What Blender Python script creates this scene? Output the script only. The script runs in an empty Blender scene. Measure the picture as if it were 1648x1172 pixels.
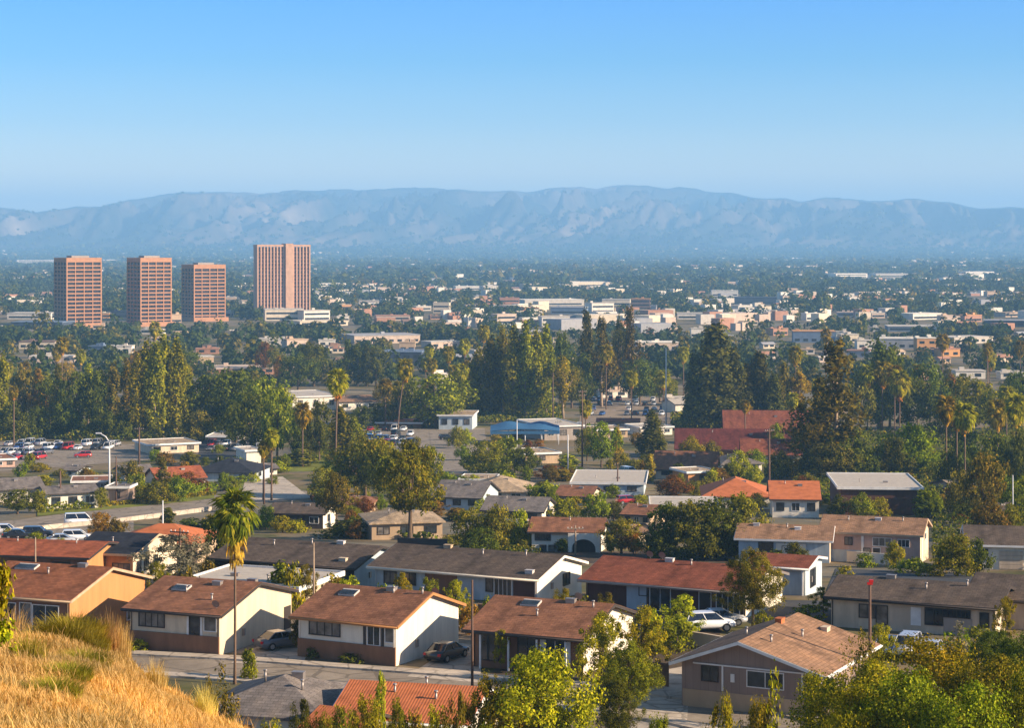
import bpy, bmesh, math, random
import numpy as np
from mathutils import Vector, Matrix, noise

sc = bpy.context.scene
COL = sc.collection
R = math.radians
# ------------------------------------------------------------------ camera, sky, sun, exposure
F = 3300.0          # focal length in photograph pixels (photo is 1648 x 1172)
HZ = 395.0          # photo row of the horizon
CAMZ = 63.0
cam_d = bpy.data.cameras.new("camera")
cam = bpy.data.objects.new("camera", cam_d)
COL.objects.link(cam)
sc.camera = cam
cam.location = (0, 0, CAMZ)
cam.rotation_euler = (R(90), 0, 0)
cam_d.sensor_width = 36.0
cam_d.lens = 36.0 * F / 1648.0
cam_d.shift_y = -(586.0 - HZ) / 1648.0
cam_d.clip_start = 0.5
cam_d.clip_end = 60000

SUN_AZ = R(17)      # measured from +X towards the camera (-Y)
SUN_EL = R(22.5)
sun_v = Vector((math.cos(SUN_EL) * math.cos(SUN_AZ), -math.cos(SUN_EL) * math.sin(SUN_AZ), math.sin(SUN_EL)))
world = bpy.data.worlds.new("World")
sc.world = world
world.use_nodes = True
wn = world.node_tree
sky = wn.nodes.new("ShaderNodeTexSky")
sky.sky_type = 'NISHITA'
sky.sun_disc = False
sky.sun_elevation = SUN_EL
sky.sun_rotation = math.atan2(sun_v.x, sun_v.y)
sky.altitude = 200
sky.air_density = 1.0
sky.dust_density = 0.3
sky.ozone_density = 2.2
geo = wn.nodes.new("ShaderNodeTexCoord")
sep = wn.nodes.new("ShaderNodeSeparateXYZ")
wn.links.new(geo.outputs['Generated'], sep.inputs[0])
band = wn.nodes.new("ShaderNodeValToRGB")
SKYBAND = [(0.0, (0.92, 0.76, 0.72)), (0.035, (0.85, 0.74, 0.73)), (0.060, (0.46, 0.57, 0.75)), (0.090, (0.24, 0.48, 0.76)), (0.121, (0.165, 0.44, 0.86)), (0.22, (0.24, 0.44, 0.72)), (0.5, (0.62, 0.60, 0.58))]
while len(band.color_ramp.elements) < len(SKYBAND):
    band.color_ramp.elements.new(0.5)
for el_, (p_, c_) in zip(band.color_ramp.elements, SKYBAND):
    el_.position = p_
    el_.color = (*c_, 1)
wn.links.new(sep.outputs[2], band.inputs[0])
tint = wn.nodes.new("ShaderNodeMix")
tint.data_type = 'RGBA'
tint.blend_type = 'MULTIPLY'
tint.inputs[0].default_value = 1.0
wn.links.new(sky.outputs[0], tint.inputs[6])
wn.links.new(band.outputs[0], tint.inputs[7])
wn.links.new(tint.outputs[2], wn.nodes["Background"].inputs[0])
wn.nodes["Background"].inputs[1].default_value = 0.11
sl = bpy.data.lights.new("sun", 'SUN')
sl.energy = 5.0
sl.angle = R(0.5)
sl.color = (1.0, 0.80, 0.585)
so = bpy.data.objects.new("sun", sl)
COL.objects.link(so)
so.rotation_euler = sun_v.to_track_quat('Z', 'Y').to_euler()
vs = sc.view_settings
vs.view_transform = 'Standard'
vs.look = 'None'
vs.exposure = 1.15
vs.gamma = 1.0
cy = sc.cycles
cy.use_denoising = True
cy.max_bounces = 5
cy.diffuse_bounces = 3
cy.glossy_bounces = 2
cy.transmission_bounces = 2
cy.volume_bounces = 4
cy.transparent_max_bounces = 6
cy.sample_clamp_indirect = 4.0
cy.caustics_reflective = False
cy.caustics_refractive = False

rnd = random.Random(7)
rng = np.random.default_rng(11)

# ------------------------------------------------------------------ ground profile and placement
ZT = [(-400, 30), (140, 29.5), (165, 29), (200, 28.6), (235, 25), (260, 22.5), (330, 17), (400, 13), (500, 8.8),
      (640, 4.2), (800, 1.2), (1000, 0), (30000, 0)]
_zy = [a for a, b in ZT]
_zz = [b for a, b in ZT]


def gz(y):
    return float(np.interp(y, _zy, _zz))


def row_of(d, z=None):
    return HZ + F * (CAMZ - (gz(d) if z is None else z)) / d


def d_of_row(py):
    lo, hi = 60.0, 25000.0
    for _ in range(60):
        m = (lo + hi) / 2
        if row_of(m) > py:
            lo = m
        else:
            hi = m
    return lo


def X_at(px, d):
    return (px - 824.0) * d / F


def Z_at(py, d):
    return CAMZ - (py - HZ) * d / F


def gp(px, py):
    d = d_of_row(py)
    return Vector((X_at(px, d), d, gz(d)))


# ------------------------------------------------------------------ materials
MATS = {}


class NT:
    def __init__(s, name):
        s.m = bpy.data.materials.new(name)
        s.m.use_nodes = True
        s.t = s.m.node_tree
        s.b = s.t.nodes["Principled BSDF"]
        s.o = s.t.nodes["Material Output"]

    def n(s, kind, **kw):
        x = s.t.nodes.new("ShaderNode" + kind)
        for k, v in kw.items():
            if k in x.inputs.keys():
                x.inputs[k].default_value = v
            else:
                setattr(x, k, v)
        return x

    def l(s, a, b):
        s.t.links.new(a, b)

    def coord(s, kind='Object', scale=(1, 1, 1)):
        c = s.n('TexCoord')
        mp = s.n('Mapping')
        mp.inputs['Scale'].default_value = scale
        s.l(c.outputs[kind], mp.inputs['Vector'])
        return mp.outputs[0]

    def noise(s, vec, scale, detail=4, rough=0.55):
        x = s.n('TexNoise')
        x.inputs['Scale'].default_value = scale
        x.inputs['Detail'].default_value = detail
        x.inputs['Roughness'].default_value = rough
        if vec is not None:
            s.l(vec, x.inputs['Vector'])
        return x.outputs['Fac']

    def ramp(s, fac, stops):
        x = s.n('ValToRGB')
        e = x.color_ramp.elements
        while len(e) < len(stops):
            e.new(0.5)
        for el, (p, c) in zip(e, stops):
            el.position = p
            el.color = (*c, 1) if len(c) == 3 else c
        s.l(fac, x.inputs[0])
        return x.outputs[0]

    def mix(s, fac, a, b, mode='MIX'):
        x = s.n('Mix')
        x.data_type = 'RGBA'
        x.blend_type = mode
        for sock, v in ((x.inputs[0], fac), (x.inputs[6], a), (x.inputs[7], b)):
            if hasattr(v, 'is_output'):
                s.l(v, sock)
            else:
                sock.default_value = v if not isinstance(v, tuple) else ((*v, 1) if len(v) == 3 else v)
        return x.outputs[2]

    def math(s, op, a, b=0.0):
        x = s.n('Math')
        x.operation = op
        for i, v in enumerate((a, b)):
            if hasattr(v, 'is_output'):
                s.l(v, x.inputs[i])
            else:
                x.inputs[i].default_value = v
        return x.outputs[0]

    def bump(s, h, strength=0.3, dist=0.05):
        x = s.n('Bump')
        x.inputs['Strength'].default_value = strength
        x.inputs['Distance'].default_value = dist
        s.l(h, x.inputs['Height'])
        s.l(x.outputs[0], s.b.inputs['Normal'])


def C(h):
    """sRGB hex -> linear"""
    v = [int(h[i:i + 2], 16) / 255 for i in (0, 2, 4)]
    return tuple(x / 12.92 if x <= 0.04045 else ((x + 0.055) / 1.055) ** 2.4 for x in v)


def mul(c, k):
    return tuple(min(1, x * k) for x in c)


def paint(name, col, rough=0.7, var=0.12, metal=0.0, scale=1.2, spec=0.3):
    """plain surface with soft weathering"""
    if name in MATS:
        return MATS[name]
    t = NT(name)
    v = t.coord()
    a = t.noise(v, scale, 5)
    c = t.ramp(a, [(0.3, mul(col, 1 - var)), (0.7, mul(col, 1 + var))])
    t.l(c, t.b.inputs['Base Color'])
    t.b.inputs['Roughness'].default_value = rough
    t.b.inputs['Metallic'].default_value = metal
    t.b.inputs['Specular IOR Level'].default_value = spec
    MATS[name] = t.m
    return t.m


def stucco(name, col, streak=0.24):
    if name in MATS:
        return MATS[name]
    t = NT(name)
    v = t.coord('Object', (1, 1, 0.22))
    a = t.noise(v, 1.6, 6, 0.6)
    v2 = t.coord()
    b = t.noise(v2, 0.35, 3)
    c = t.ramp(a, [(0.3, mul(col, 1 - streak)), (0.65, mul(col, 1.04))])
    c2 = t.mix(t.ramp(b, [(0.45, (0, 0, 0)), (0.62, (0.75, 0.75, 0.75))]), c, mul(col, 0.80))
    t.l(c2, t.b.inputs['Base Color'])
    t.b.inputs['Roughness'].default_value = 0.9
    t.b.inputs['Specular IOR Level'].default_value = 0.15
    t.bump(t.noise(v2, 14, 3), 0.15, 0.02)
    MATS[name] = t.m
    return t.m


def boards(name, col, pitch=0.3):
    """vertical board siding"""
    if name in MATS:
        return MATS[name]
    t = NT(name)
    v = t.coord()
    sx = t.n('SeparateXYZ')
    t.l(v, sx.inputs[0])
    s_ = t.math('ADD', sx.outputs[0], sx.outputs[1])
    fr = t.math('FRACT', t.math('DIVIDE', s_, pitch))
    gr = t.math('LESS_THAN', fr, 0.07)
    nz = t.noise(t.coord('Object', (1, 1, 0.15)), 1.5, 5)
    c = t.ramp(nz, [(0.3, mul(col, 0.86)), (0.7, mul(col, 1.05))])
    c2 = t.mix(t.math('MULTIPLY', gr, 0.35), c, mul(col, 0.5))
    t.l(c2, t.b.inputs['Base Color'])
    t.b.inputs['Roughness'].default_value = 0.8
    t.b.inputs['Specular IOR Level'].default_value = 0.2
    MATS[name] = t.m
    return t.m


def shingle(name, col, pitch=0.3, var=0.2):
    """asphalt shingle courses (object space: courses along y/z)"""
    if name in MATS:
        return MATS[name]
    t = NT(name)
    v = t.coord()
    br = t.n('TexBrick')
    br.offset = 0.5
    for k, val in (('Scale', 1.0), ('Mortar Size', 0.02), ('Mortar Smooth', 0.3), ('Bias', 0.0), ('Brick Width', 0.55), ('Row Height', pitch)):
        br.inputs[k].default_value = val
    br.inputs['Color1'].default_value = (*mul(col, 1 - var), 1)
    br.inputs['Color2'].default_value = (*mul(col, 1 + var), 1)
    br.inputs['Mortar'].default_value = (*mul(col, 0.55), 1)
    t.l(v, br.inputs['Vector'])
    nz = t.noise(t.coord('Object', (1, 0.35, 0.35)), 0.8, 5, 0.6)
    st = t.ramp(nz, [(0.32, (0.66, 0.66, 0.66)), (0.5, (0.95, 0.95, 0.95)), (0.7, (1.22, 1.16, 1.08))])
    c = t.mix(1.0, br.outputs['Color'], st, 'MULTIPLY')
    fine = t.noise(v, 9, 3, 0.7)
    c = t.mix(0.5, c, t.ramp(fine, [(0.3, (0.6, 0.6, 0.6)), (0.7, (1.35, 1.33, 1.3))]), 'MULTIPLY')
    t.l(c, t.b.inputs['Base Color'])
    t.b.inputs['Roughness'].default_value = 0.92
    t.b.inputs['Specular IOR Level'].default_value = 0.12
    t.bump(br.outputs['Fac'], -0.5, 0.03)
    MATS[name] = t.m
    return t.m


def tiles(name, col, pitch=0.32):
    """barrel tile roof: ribs along the slope"""
    if name in MATS:
        return MATS[name]
    t = NT(name)
    v = t.coord()
    w = t.n('TexWave')
    w.wave_type = 'BANDS'
    w.bands_direction = 'X'
    w.inputs['Scale'].default_value = 1.0 / pitch * 0.5
    w.inputs['Distortion'].default_value = 0.4
    t.l(v, w.inputs['Vector'])
    nz = t.noise(t.coord('Object', (0.6, 1, 1)), 1.3, 6, 0.65)
    c = t.ramp(nz, [(0.25, mul(col, 0.62)), (0.5, col), (0.75, mul(col, 1.25))])
    c2 = t.mix(t.math('MULTIPLY', t.math('SUBTRACT', 1.0, w.outputs['Fac']), 0.2), c, mul(col, 0.5))
    t.l(c2, t.b.inputs['Base Color'])
    t.b.inputs['Roughness'].default_value = 0.85
    t.b.inputs['Specular IOR Level'].default_value = 0.15
    t.bump(w.outputs['Fac'], 0.3, 0.06)
    MATS[name] = t.m
    return t.m


def glass(name, col=(0.02, 0.025, 0.03), rough=0.08):
    if name in MATS:
        return MATS[name]
    t = NT(name)
    v = t.coord()
    nz = t.noise(v, 0.9, 3)
    c = t.ramp(nz, [(0.35, mul(col, 0.6)), (0.65, mul(col, 2.2))])
    t.l(c, t.b.inputs['Base Color'])
    t.b.inputs['Roughness'].default_value = rough
    t.b.inputs['Specular IOR Level'].default_value = 0.6
    MATS[name] = t.m
    return t.m


def leafmat(name, dark, light, trans=0.3, warm=None, hue=0.03):
    if name in MATS:
        return MATS[name]
    t = NT(name)
    g = t.n('NewGeometry')
    stops = [(0.0, dark), (0.75, light)]
    if warm:
        stops.append((0.97, warm))
    c = t.ramp(g.outputs['Random Per Island'], stops)
    oi = t.n('ObjectInfo')
    hs = t.n('HueSaturation')
    t.l(t.math('ADD', t.math('MULTIPLY', oi.outputs['Random'], 2 * hue), 0.5 - hue), hs.inputs['Hue'])
    t.l(t.math('ADD', t.math('MULTIPLY', oi.outputs['Random'], 0.35), 0.82), hs.inputs['Value'])
    t.l(c, hs.inputs['Color'])
    # clumps of a different tone
    nz = t.noise(t.coord(), 0.45, 3)
    c3 = t.mix(1.0, hs.outputs[0], t.ramp(nz, [(0.35, (0.62, 0.68, 0.7)), (0.65, (1.25, 1.2, 1.0))]), 'MULTIPLY')
    d = t.n('BsdfDiffuse')
    tr = t.n('BsdfTranslucent')
    t.l(c3, d.inputs[0])
    t.l(t.mix(1.0, c3, (1.6, 1.5, 0.45), 'MULTIPLY'), tr.inputs[0])
    mx = t.n('MixShader')
    mx.inputs[0].default_value = trans
    t.l(d.outputs[0], mx.inputs[1])
    t.l(tr.outputs[0], mx.inputs[2])
    t.t.nodes.remove(t.b)
    t.l(mx.outputs[0], t.o.inputs['Surface'])
    MATS[name] = t.m
    return t.m


def bark(name, col):
    if name in MATS:
        return MATS[name]
    t = NT(name)
    nz = t.noise(t.coord('Object', (3, 3, 0.5)), 2.0, 5, 0.65)
    t.l(t.ramp(nz, [(0.3, mul(col, 0.55)), (0.7, mul(col, 1.3))]), t.b.inputs['Base Color'])
    t.b.inputs['Roughness'].default_value = 0.95
    t.bump(nz, 0.5, 0.05)
    MATS[name] = t.m
    return t.m


# ------------------------------------------------------------------ mesh helpers
class MB:
    def __init__(s):
        s.v = []
        s.f = []
        s.mi = []
        s.sm = []

    def add(s, verts, faces, mi=0, smooth=False):
        b = len(s.v)
        s.v.extend([tuple(p) for p in verts])
        for f in faces:
            s.f.append(tuple(b + i for i in f))
            s.mi.append(mi)
            s.sm.append(smooth)
        return s

    def box(s, x0, x1, y0, y1, z0, z1, mi=0):
        return s.add([(x0, y0, z0), (x1, y0, z0), (x1, y1, z0), (x0, y1, z0), (x0, y0, z1), (x1, y0, z1), (x1, y1, z1), (x0, y1, z1)],
                     [(0, 3, 2, 1), (4, 5, 6, 7), (0, 1, 5, 4), (1, 2, 6, 5), (2, 3, 7, 6), (3, 0, 4, 7)], mi)

    def prism_x(s, prof, x0, x1, mi=0):
        """closed profile of (y, z), counter-clockwise seen from -x ... extruded along x"""
        n = len(prof)
        vs_ = [(x0, y, z) for y, z in prof] + [(x1, y, z) for y, z in prof]
        fs = [tuple(range(n)), tuple(range(2 * n - 1, n - 1, -1))]
        for i in range(n):
            j = (i + 1) % n
            fs.append((j, i, n + i, n + j))
        return s.add(vs_, fs, mi)

    def prism_y(s, prof, y0, y1, mi=0):
        n = len(prof)
        vs_ = [(x, y0, z) for x, z in prof] + [(x, y1, z) for x, z in prof]
        fs = [tuple(range(n - 1, -1, -1)), tuple(range(n, 2 * n))]
        for i in range(n):
            j = (i + 1) % n
            fs.append((i, j, n + j, n + i))
        return s.add(vs_, fs, mi)

    def prism_z(s, prof, z0, z1, mi=0):
        n = len(prof)
        vs_ = [(x, y, z0) for x, y in prof] + [(x, y, z1) for x, y in prof]
        fs = [tuple(range(n - 1, -1, -1)), tuple(range(n, 2 * n))]
        for i in range(n):
            j = (i + 1) % n
            fs.append((i, j, n + j, n + i))
        return s.add(vs_, fs, mi)

    def tube(s, pts, radii, n=8, mi=0, cap=True):
        b = len(s.v)
        pts = [Vector(p) for p in pts]
        rings = []
        for i, p in enumerate(pts):
            d = (pts[min(i + 1, len(pts) - 1)] - pts[max(i - 1, 0)])
            if d.length < 1e-9:
                d = Vector((0, 0, 1))
            d.normalize()
            a = d.cross(Vector((0, 1, 0.01)) if abs(d.y) < 0.9 else Vector((1, 0, 0))).normalized()
            c = d.cross(a)
            r = radii[i] if hasattr(radii, '__len__') else radii
            rings.append([p + (a * math.cos(2 * math.pi * k / n) + c * math.sin(2 * math.pi * k / n)) * r for k in range(n)])
        vs_ = [q for g in rings for q in g]
        fs = []
        for i in range(len(pts) - 1):
            for k in range(n):
                k2 = (k + 1) % n
                fs.append((i * n + k, i * n + k2, (i + 1) * n + k2, (i + 1) * n + k))
        s.add(vs_, fs, mi, True)
        if cap:
            s.f.append(tuple(b + k for k in range(n - 1, -1, -1)))
            s.f.append(tuple(b + (len(pts) - 1) * n + k for k in range(n)))
            s.mi += [mi, mi]
            s.sm += [False, False]
        return s

    def mesh(s, name, mats):
        me = bpy.data.meshes.new(name)
        me.from_pydata(s.v, [], s.f)
        for m in (mats if isinstance(mats, (list, tuple)) else [mats]):
            me.materials.append(m)
        me.polygons.foreach_set('material_index', s.mi)
        me.polygons.foreach_set('use_smooth', s.sm)
        me.update()
        return me

    def build(s, name, mats, parent=None, bevel=0):
        me = s.mesh(name, mats)
        if bevel:
            bm = bmesh.new()
            bm.from_mesh(me)
            bmesh.ops.bevel(bm, geom=bm.edges[:], offset=bevel, segments=1, affect='EDGES', clamp_overlap=True)
            bm.to_mesh(me)
            bm.free()
        return link(name, me, parent)


def link(name, me, parent=None):
    o = bpy.data.objects.new(name, me)
    COL.objects.link(o)
    if parent is not None:
        o.parent = parent
    return o


def tag(o, label=None, cat=None, group=None, kind=None):
    for k, v in (('label', label), ('category', cat), ('group', group), ('kind', kind)):
        if v:
            o[k] = v
    return o


def empty(name, loc, rz=0, label=None, cat=None, group=None):
    o = bpy.data.objects.new(name, None)
    COL.objects.link(o)
    o.location = loc
    o.rotation_euler = (0, 0, rz)
    o.empty_display_size = 0.1
    return tag(o, label, cat, group)


KIDS = {}


def copy_tree(o):
    """copy a thing with its parts and sub-parts"""
    c = o.copy()
    COL.objects.link(c)
    for ch in o.children:
        d = ch.copy()
        COL.objects.link(d)
        d.parent = c
        for g in ch.children:
            e = g.copy()
            COL.objects.link(e)
            e.parent = d
    return c


def np_mesh(name, verts, quads, mats, mat_idx=None, smooth=False):
    me = bpy.data.meshes.new(name)
    nv, nf, k = len(verts), len(quads), quads.shape[1]
    me.vertices.add(nv)
    me.vertices.foreach_set('co', np.ascontiguousarray(verts, dtype=np.float32).ravel())
    me.loops.add(nf * k)
    me.loops.foreach_set('vertex_index', np.ascontiguousarray(quads, dtype=np.int32).ravel())
    me.polygons.add(nf)
    me.polygons.foreach_set('loop_start', np.arange(0, nf * k, k, dtype=np.int32))
    for m in (mats if isinstance(mats, (list, tuple)) else [mats]):
        me.materials.append(m)
    if mat_idx is not None:
        me.polygons.foreach_set('material_index', np.ascontiguousarray(mat_idx, dtype=np.int32))
    if smooth:
        me.polygons.foreach_set('use_smooth', np.ones(nf, dtype=bool))
    me.update(calc_edges=True)
    me.validate()
    return me


def unit(a):
    return a / np.maximum(np.linalg.norm(a, axis=-1, keepdims=True), 1e-9)


def leaf_quads(cent, nrm, size, aspect=0.6, r=None):
    """one bent-free leaf card per centre, facing roughly nrm"""
    r = r or rng
    n = len(cent)
    t = unit(np.cross(nrm, r.normal(size=(n, 3))))
    b = np.cross(unit(nrm), t)
    s = (np.asarray(size) * r.uniform(0.7, 1.3, n))[:, None]
    w = s * aspect
    v = np.stack([cent - t * s, cent - b * w, cent + t * s, cent + b * w], 1).reshape(-1, 3)
    q = np.arange(4 * n).reshape(n, 4)
    return v, q

# ================================================================== the setting: ground, hillside, mountains
def fbm(x, y, z=0.0, o=4):
    return noise.fractal(Vector((x, y, z)), 1.0, 2.0, o)


def ground_mat():
    t = NT("suburban_ground")
    v = t.coord('Object')
    big = t.noise(v, 0.004, 5, 0.6)
    mid = t.noise(v, 0.035, 5, 0.6)
    fine = t.noise(v, 0.5, 4, 0.65)
    c = t.ramp(mid, [(0.30, (0.16, 0.13, 0.095)), (0.42, (0.10, 0.10, 0.03)), (0.5, (0.24, 0.175, 0.105)), (0.6, (0.17, 0.155, 0.13)), (0.7, (0.30, 0.24, 0.17))])
    c = t.mix(0.6, c, t.ramp(fine, [(0.3, (0.65, 0.65, 0.62)), (0.7, (1.25, 1.22, 1.15))]), 'MULTIPLY')
    c = t.mix(t.math('MULTIPLY', big, 0.4), c, (0.085, 0.085, 0.03))
    t.l(c, t.b.inputs['Base Color'])
    t.b.inputs['Roughness'].default_value = 0.95
    t.b.inputs['Specular IOR Level'].default_value = 0.1
    return t.m


ys = np.array(sorted(set(_zy[1:-1]) | set(np.linspace(-350, 135, 8)) | set(np.geomspace(150, 20500, 40))))
xs = np.concatenate([-np.geomspace(11000, 20, 14), [0], np.geomspace(20, 11000, 14)])
gx, gy = np.meshgrid(xs, ys)
gv = np.stack([gx.ravel(), gy.ravel(), np.interp(gy.ravel(), _zy, _zz)], 1)
ny, nx = gx.shape
ii = np.arange(ny * nx).reshape(ny, nx)
gq = np.stack([ii[:-1, :-1], ii[:-1, 1:], ii[1:, 1:], ii[1:, :-1]], -1).reshape(-1, 4)
tag(link('ground', np_mesh('ground', gv, gq, ground_mat())), kind='structure')

# ---- the dry spur the photograph is taken from
KU = [(-0.60, 0.120), (-0.30, 0.146), (-0.25, 0.1515), (-0.219, 0.155), (-0.189, 0.163), (-0.174, 0.174), (-0.15, 0.187), (-0.116, 0.201),
      (0, 0.275), (0.25, 0.33), (0.6, 0.36)]
_ku = [a for a, b in KU]
_kk = [b for a, b in KU]


def hill_z(x, y):
    u = x / max(y, 14.0)
    k = float(np.interp(u, _ku, _kk))
    z = 61.3 - y * k
    if y > 39:
        z -= 0.022 * (y - 39) ** 2
    z += 0.35 * fbm(x * 0.13, y * 0.13, 3) + 0.1 * fbm(x * 0.6, y * 0.6, 8) * min(1, max(0, y) / 10)
    return z


def hill_mat():
    t = NT("dry_grass_hillside")
    v = t.coord('Object')
    a = t.noise(v, 0.35, 5, 0.6)
    b = t.noise(v, 5.0, 5, 0.7)
    c = t.ramp(a, [(0.3, (0.40, 0.25, 0.09)), (0.5, (0.52, 0.34, 0.13)), (0.7, (0.32, 0.20, 0.07))])
    c = t.mix(0.7, c, t.ramp(b, [(0.3, (0.5, 0.5, 0.45)), (0.7, (1.35, 1.3, 1.2))]), 'MULTIPLY')
    t.l(c, t.b.inputs['Base Color'])
    t.b.inputs['Roughness'].default_value = 1.0
    t.b.inputs['Specular IOR Level'].default_value = 0.05
    t.bump(b, 0.7, 0.1)
    return t.m


hx = np.linspace(-60, 60, 121)
hy = np.concatenate([np.linspace(-40, 20, 25), np.linspace(20.6, 78, 96)])
hv = []
for y in hy:
    for x in hx:
        hv.append((x, y, max(hill_z(x, y), 28.0)))
ii = np.arange(len(hx) * len(hy)).reshape(len(hy), len(hx))
hq = np.stack([ii[:-1, :-1], ii[:-1, 1:], ii[1:, 1:], ii[1:, :-1]], -1).reshape(-1, 4)
tag(link('hillside', np_mesh('hillside', np.array(hv), hq, hill_mat(), smooth=True)), kind='structure')

# ---- mountains across the valley
CREST = [(-900, 352), (-500, 345), (-250, 338), (0, 335), (60, 341), (130, 332), (200, 325), (260, 312), (300, 309), (370, 311), (430, 309), (480, 307), (530, 302), (575, 308),
         (620, 306), (668, 300), (720, 308), (780, 305), (850, 308), (900, 302), (935, 299), (960, 305), (990, 298), (1040, 298), (1075, 303),
         (1120, 301), (1180, 312), (1240, 318), (1290, 325), (1330, 318), (1400, 325), (1460, 321), (1520, 324), (1580, 332), (1648, 337), (1900, 340), (2200, 350), (2600, 352)]
CY = 15500.0
_cx = [X_at(a, CY) for a, b in CREST]
_cz = [Z_at(b, CY) for a, b in CREST]


def mountain_mat():
    t = NT("mountain_slope")
    v = t.coord('Object')
    a = t.noise(v, 0.0011, 8, 0.62)
    b = t.noise(v, 0.006, 6, 0.65)
    g = t.n('NewGeometry')
    c = t.ramp(a, [(0.40, (0.032, 0.038, 0.030)), (0.50, (0.075, 0.065, 0.048)), (0.60, (0.16, 0.12, 0.085)), (0.72, (0.34, 0.26, 0.18))])
    c = t.mix(0.55, c, t.ramp(b, [(0.35, (0.45, 0.5, 0.45)), (0.62, (1.5, 1.4, 1.2))]), 'MULTIPLY')
    t.l(c, t.b.inputs['Base Color'])
    t.b.inputs['Roughness'].default_value = 1.0
    t.b.inputs['Specular IOR Level'].default_value = 0.0
    return t.m


def mountain_z(x, y):
    s = (y - 8300) / (CY - 8300)
    xa = x * CY / y if y < CY else x
    zc = float(np.interp(xa, _cx, _cz)) + 12 * fbm(xa * 0.0032, 3.3, 0, 5) + 26 * (0.3 - abs(noise.noise(Vector((xa * 0.0024, 8.1, 0)))) * 1.5)
    if y > CY:
        return zc - (y - CY) * 0.14
    # alluvial apron, then foothills, then the face
    z = zc * (0.10 * max(0, min(s / 0.42, 1)) ** 1.3 + 0.90 * max(0, (s - 0.30) / 0.70) ** 1.5)
    wx = x + 260 * fbm(x * 0.0006, y * 0.0006, 1) + 0.28 * (CY - y)
    sp = 1 - abs(noise.noise(Vector((wx * 0.0026, y * 0.0004, 5)))) * 2
    sp2 = 1 - abs(noise.noise(Vector((wx * 0.0075, y * 0.0007, 9)))) * 2
    env = max(0, min(1, (s - 0.36) / 0.2)) * min(1, (1 - s) / 0.26 + 0.10)
    sp3 = 1 - abs(noise.noise(Vector((wx * 0.019, y * 0.0022, 15)))) * 2
    z += env * 52 * (sp3 - 0.45)
    z += env * (170 * (sp - 0.45) + 150 * (sp2 - 0.45) + 60 * fbm(x * 0.004, y * 0.004, 2))
    z += math.exp(-((s - 0.58) / 0.15) ** 2) * 150 * max(0, fbm(x * 0.00075, y * 0.0011, 12))
    if s > 0.3:
        z = min(z, CAMZ + (zc - CAMZ) * y / CY - (8 if s < 0.985 else 0))
    return max(z, -0.5) if s > 0.02 else -0.5


def mountain():
    mx = np.linspace(-7000, 7000, 800)
    my = np.concatenate([np.linspace(8300, 11000, 26), np.linspace(11050, 15500, 150), np.linspace(15600, 19000, 14)])
    V = [(x, y, mountain_z(x, y)) for y in my for x in mx]
    ii = np.arange(len(V)).reshape(len(my), len(mx))
    q = np.stack([ii[:-1, :-1], ii[:-1, 1:], ii[1:, 1:], ii[1:, :-1]], -1).reshape(-1, 4)
    tag(link('mountains', np_mesh('mountains', np.array(V), q, mountain_mat(), smooth=True)), kind='structure')


mountain()

# ---- air
def haze():
    t = NT("valley_air")
    t.t.nodes.remove(t.b)
    p = t.n('VolumePrincipled')
    p.inputs['Color'].default_value = (0.30, 0.62, 1.0, 1)
    p.inputs['Density'].default_value = HAZE_DENSITY
    p.inputs['Anisotropy'].default_value = 0.0
    t.l(p.outputs[0], t.o.inputs['Volume'])
    b = MB()
    b.box(-11500, 11500, -420, 21000, -1.6, 545)
    o = b.build('haze', t.m)
    tag(o, kind='stuff')


HAZE_DENSITY = 1.2e-4
haze()

# ================================================================== houses
G_DARK = glass('window_glass')
G_CURT = glass('curtained_glass', (0.10, 0.09, 0.08), 0.15)
TRIM_W = paint('trim_white', (0.72, 0.70, 0.66), 0.6)
TRIM_D = paint('trim_dark', (0.045, 0.035, 0.03), 0.6)
TRIM_O = paint('trim_timber', (0.36, 0.17, 0.06), 0.7)
METAL = paint('galvanised', (0.34, 0.30, 0.27), 0.45, metal=0.6)
SHEET = paint('skylight_plastic', (0.55, 0.50, 0.45), 0.35)
ROOFS = {
    'brown': shingle('shingle_brown', (0.25, 0.115, 0.065)),
    'brownlight': shingle('shingle_light_brown', (0.30, 0.175, 0.105)),
    'redbrown': shingle('shingle_red_brown', (0.225, 0.074, 0.043)),
    'chestnut': shingle('shingle_chestnut', (0.255, 0.098, 0.048)),
    'rust': shingle('shingle_rust', (0.31, 0.095, 0.045)),
    'slate': shingle('shingle_slate', (0.115, 0.088, 0.070)),
    'navy': shingle('shingle_navy', (0.030, 0.034, 0.046)),
    'grey': shingle('shingle_grey', (0.19, 0.165, 0.15)),
    'tan': shingle('shingle_tan', (0.40, 0.30, 0.20)),
    'pale': paint('membrane_pale', (0.44, 0.385, 0.315), 0.8),
    'terra': tiles('tile_terracotta', (0.48, 0.15, 0.058)),
    'salmon': tiles('tile_salmon', (0.42, 0.17, 0.09)),
}
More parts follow.
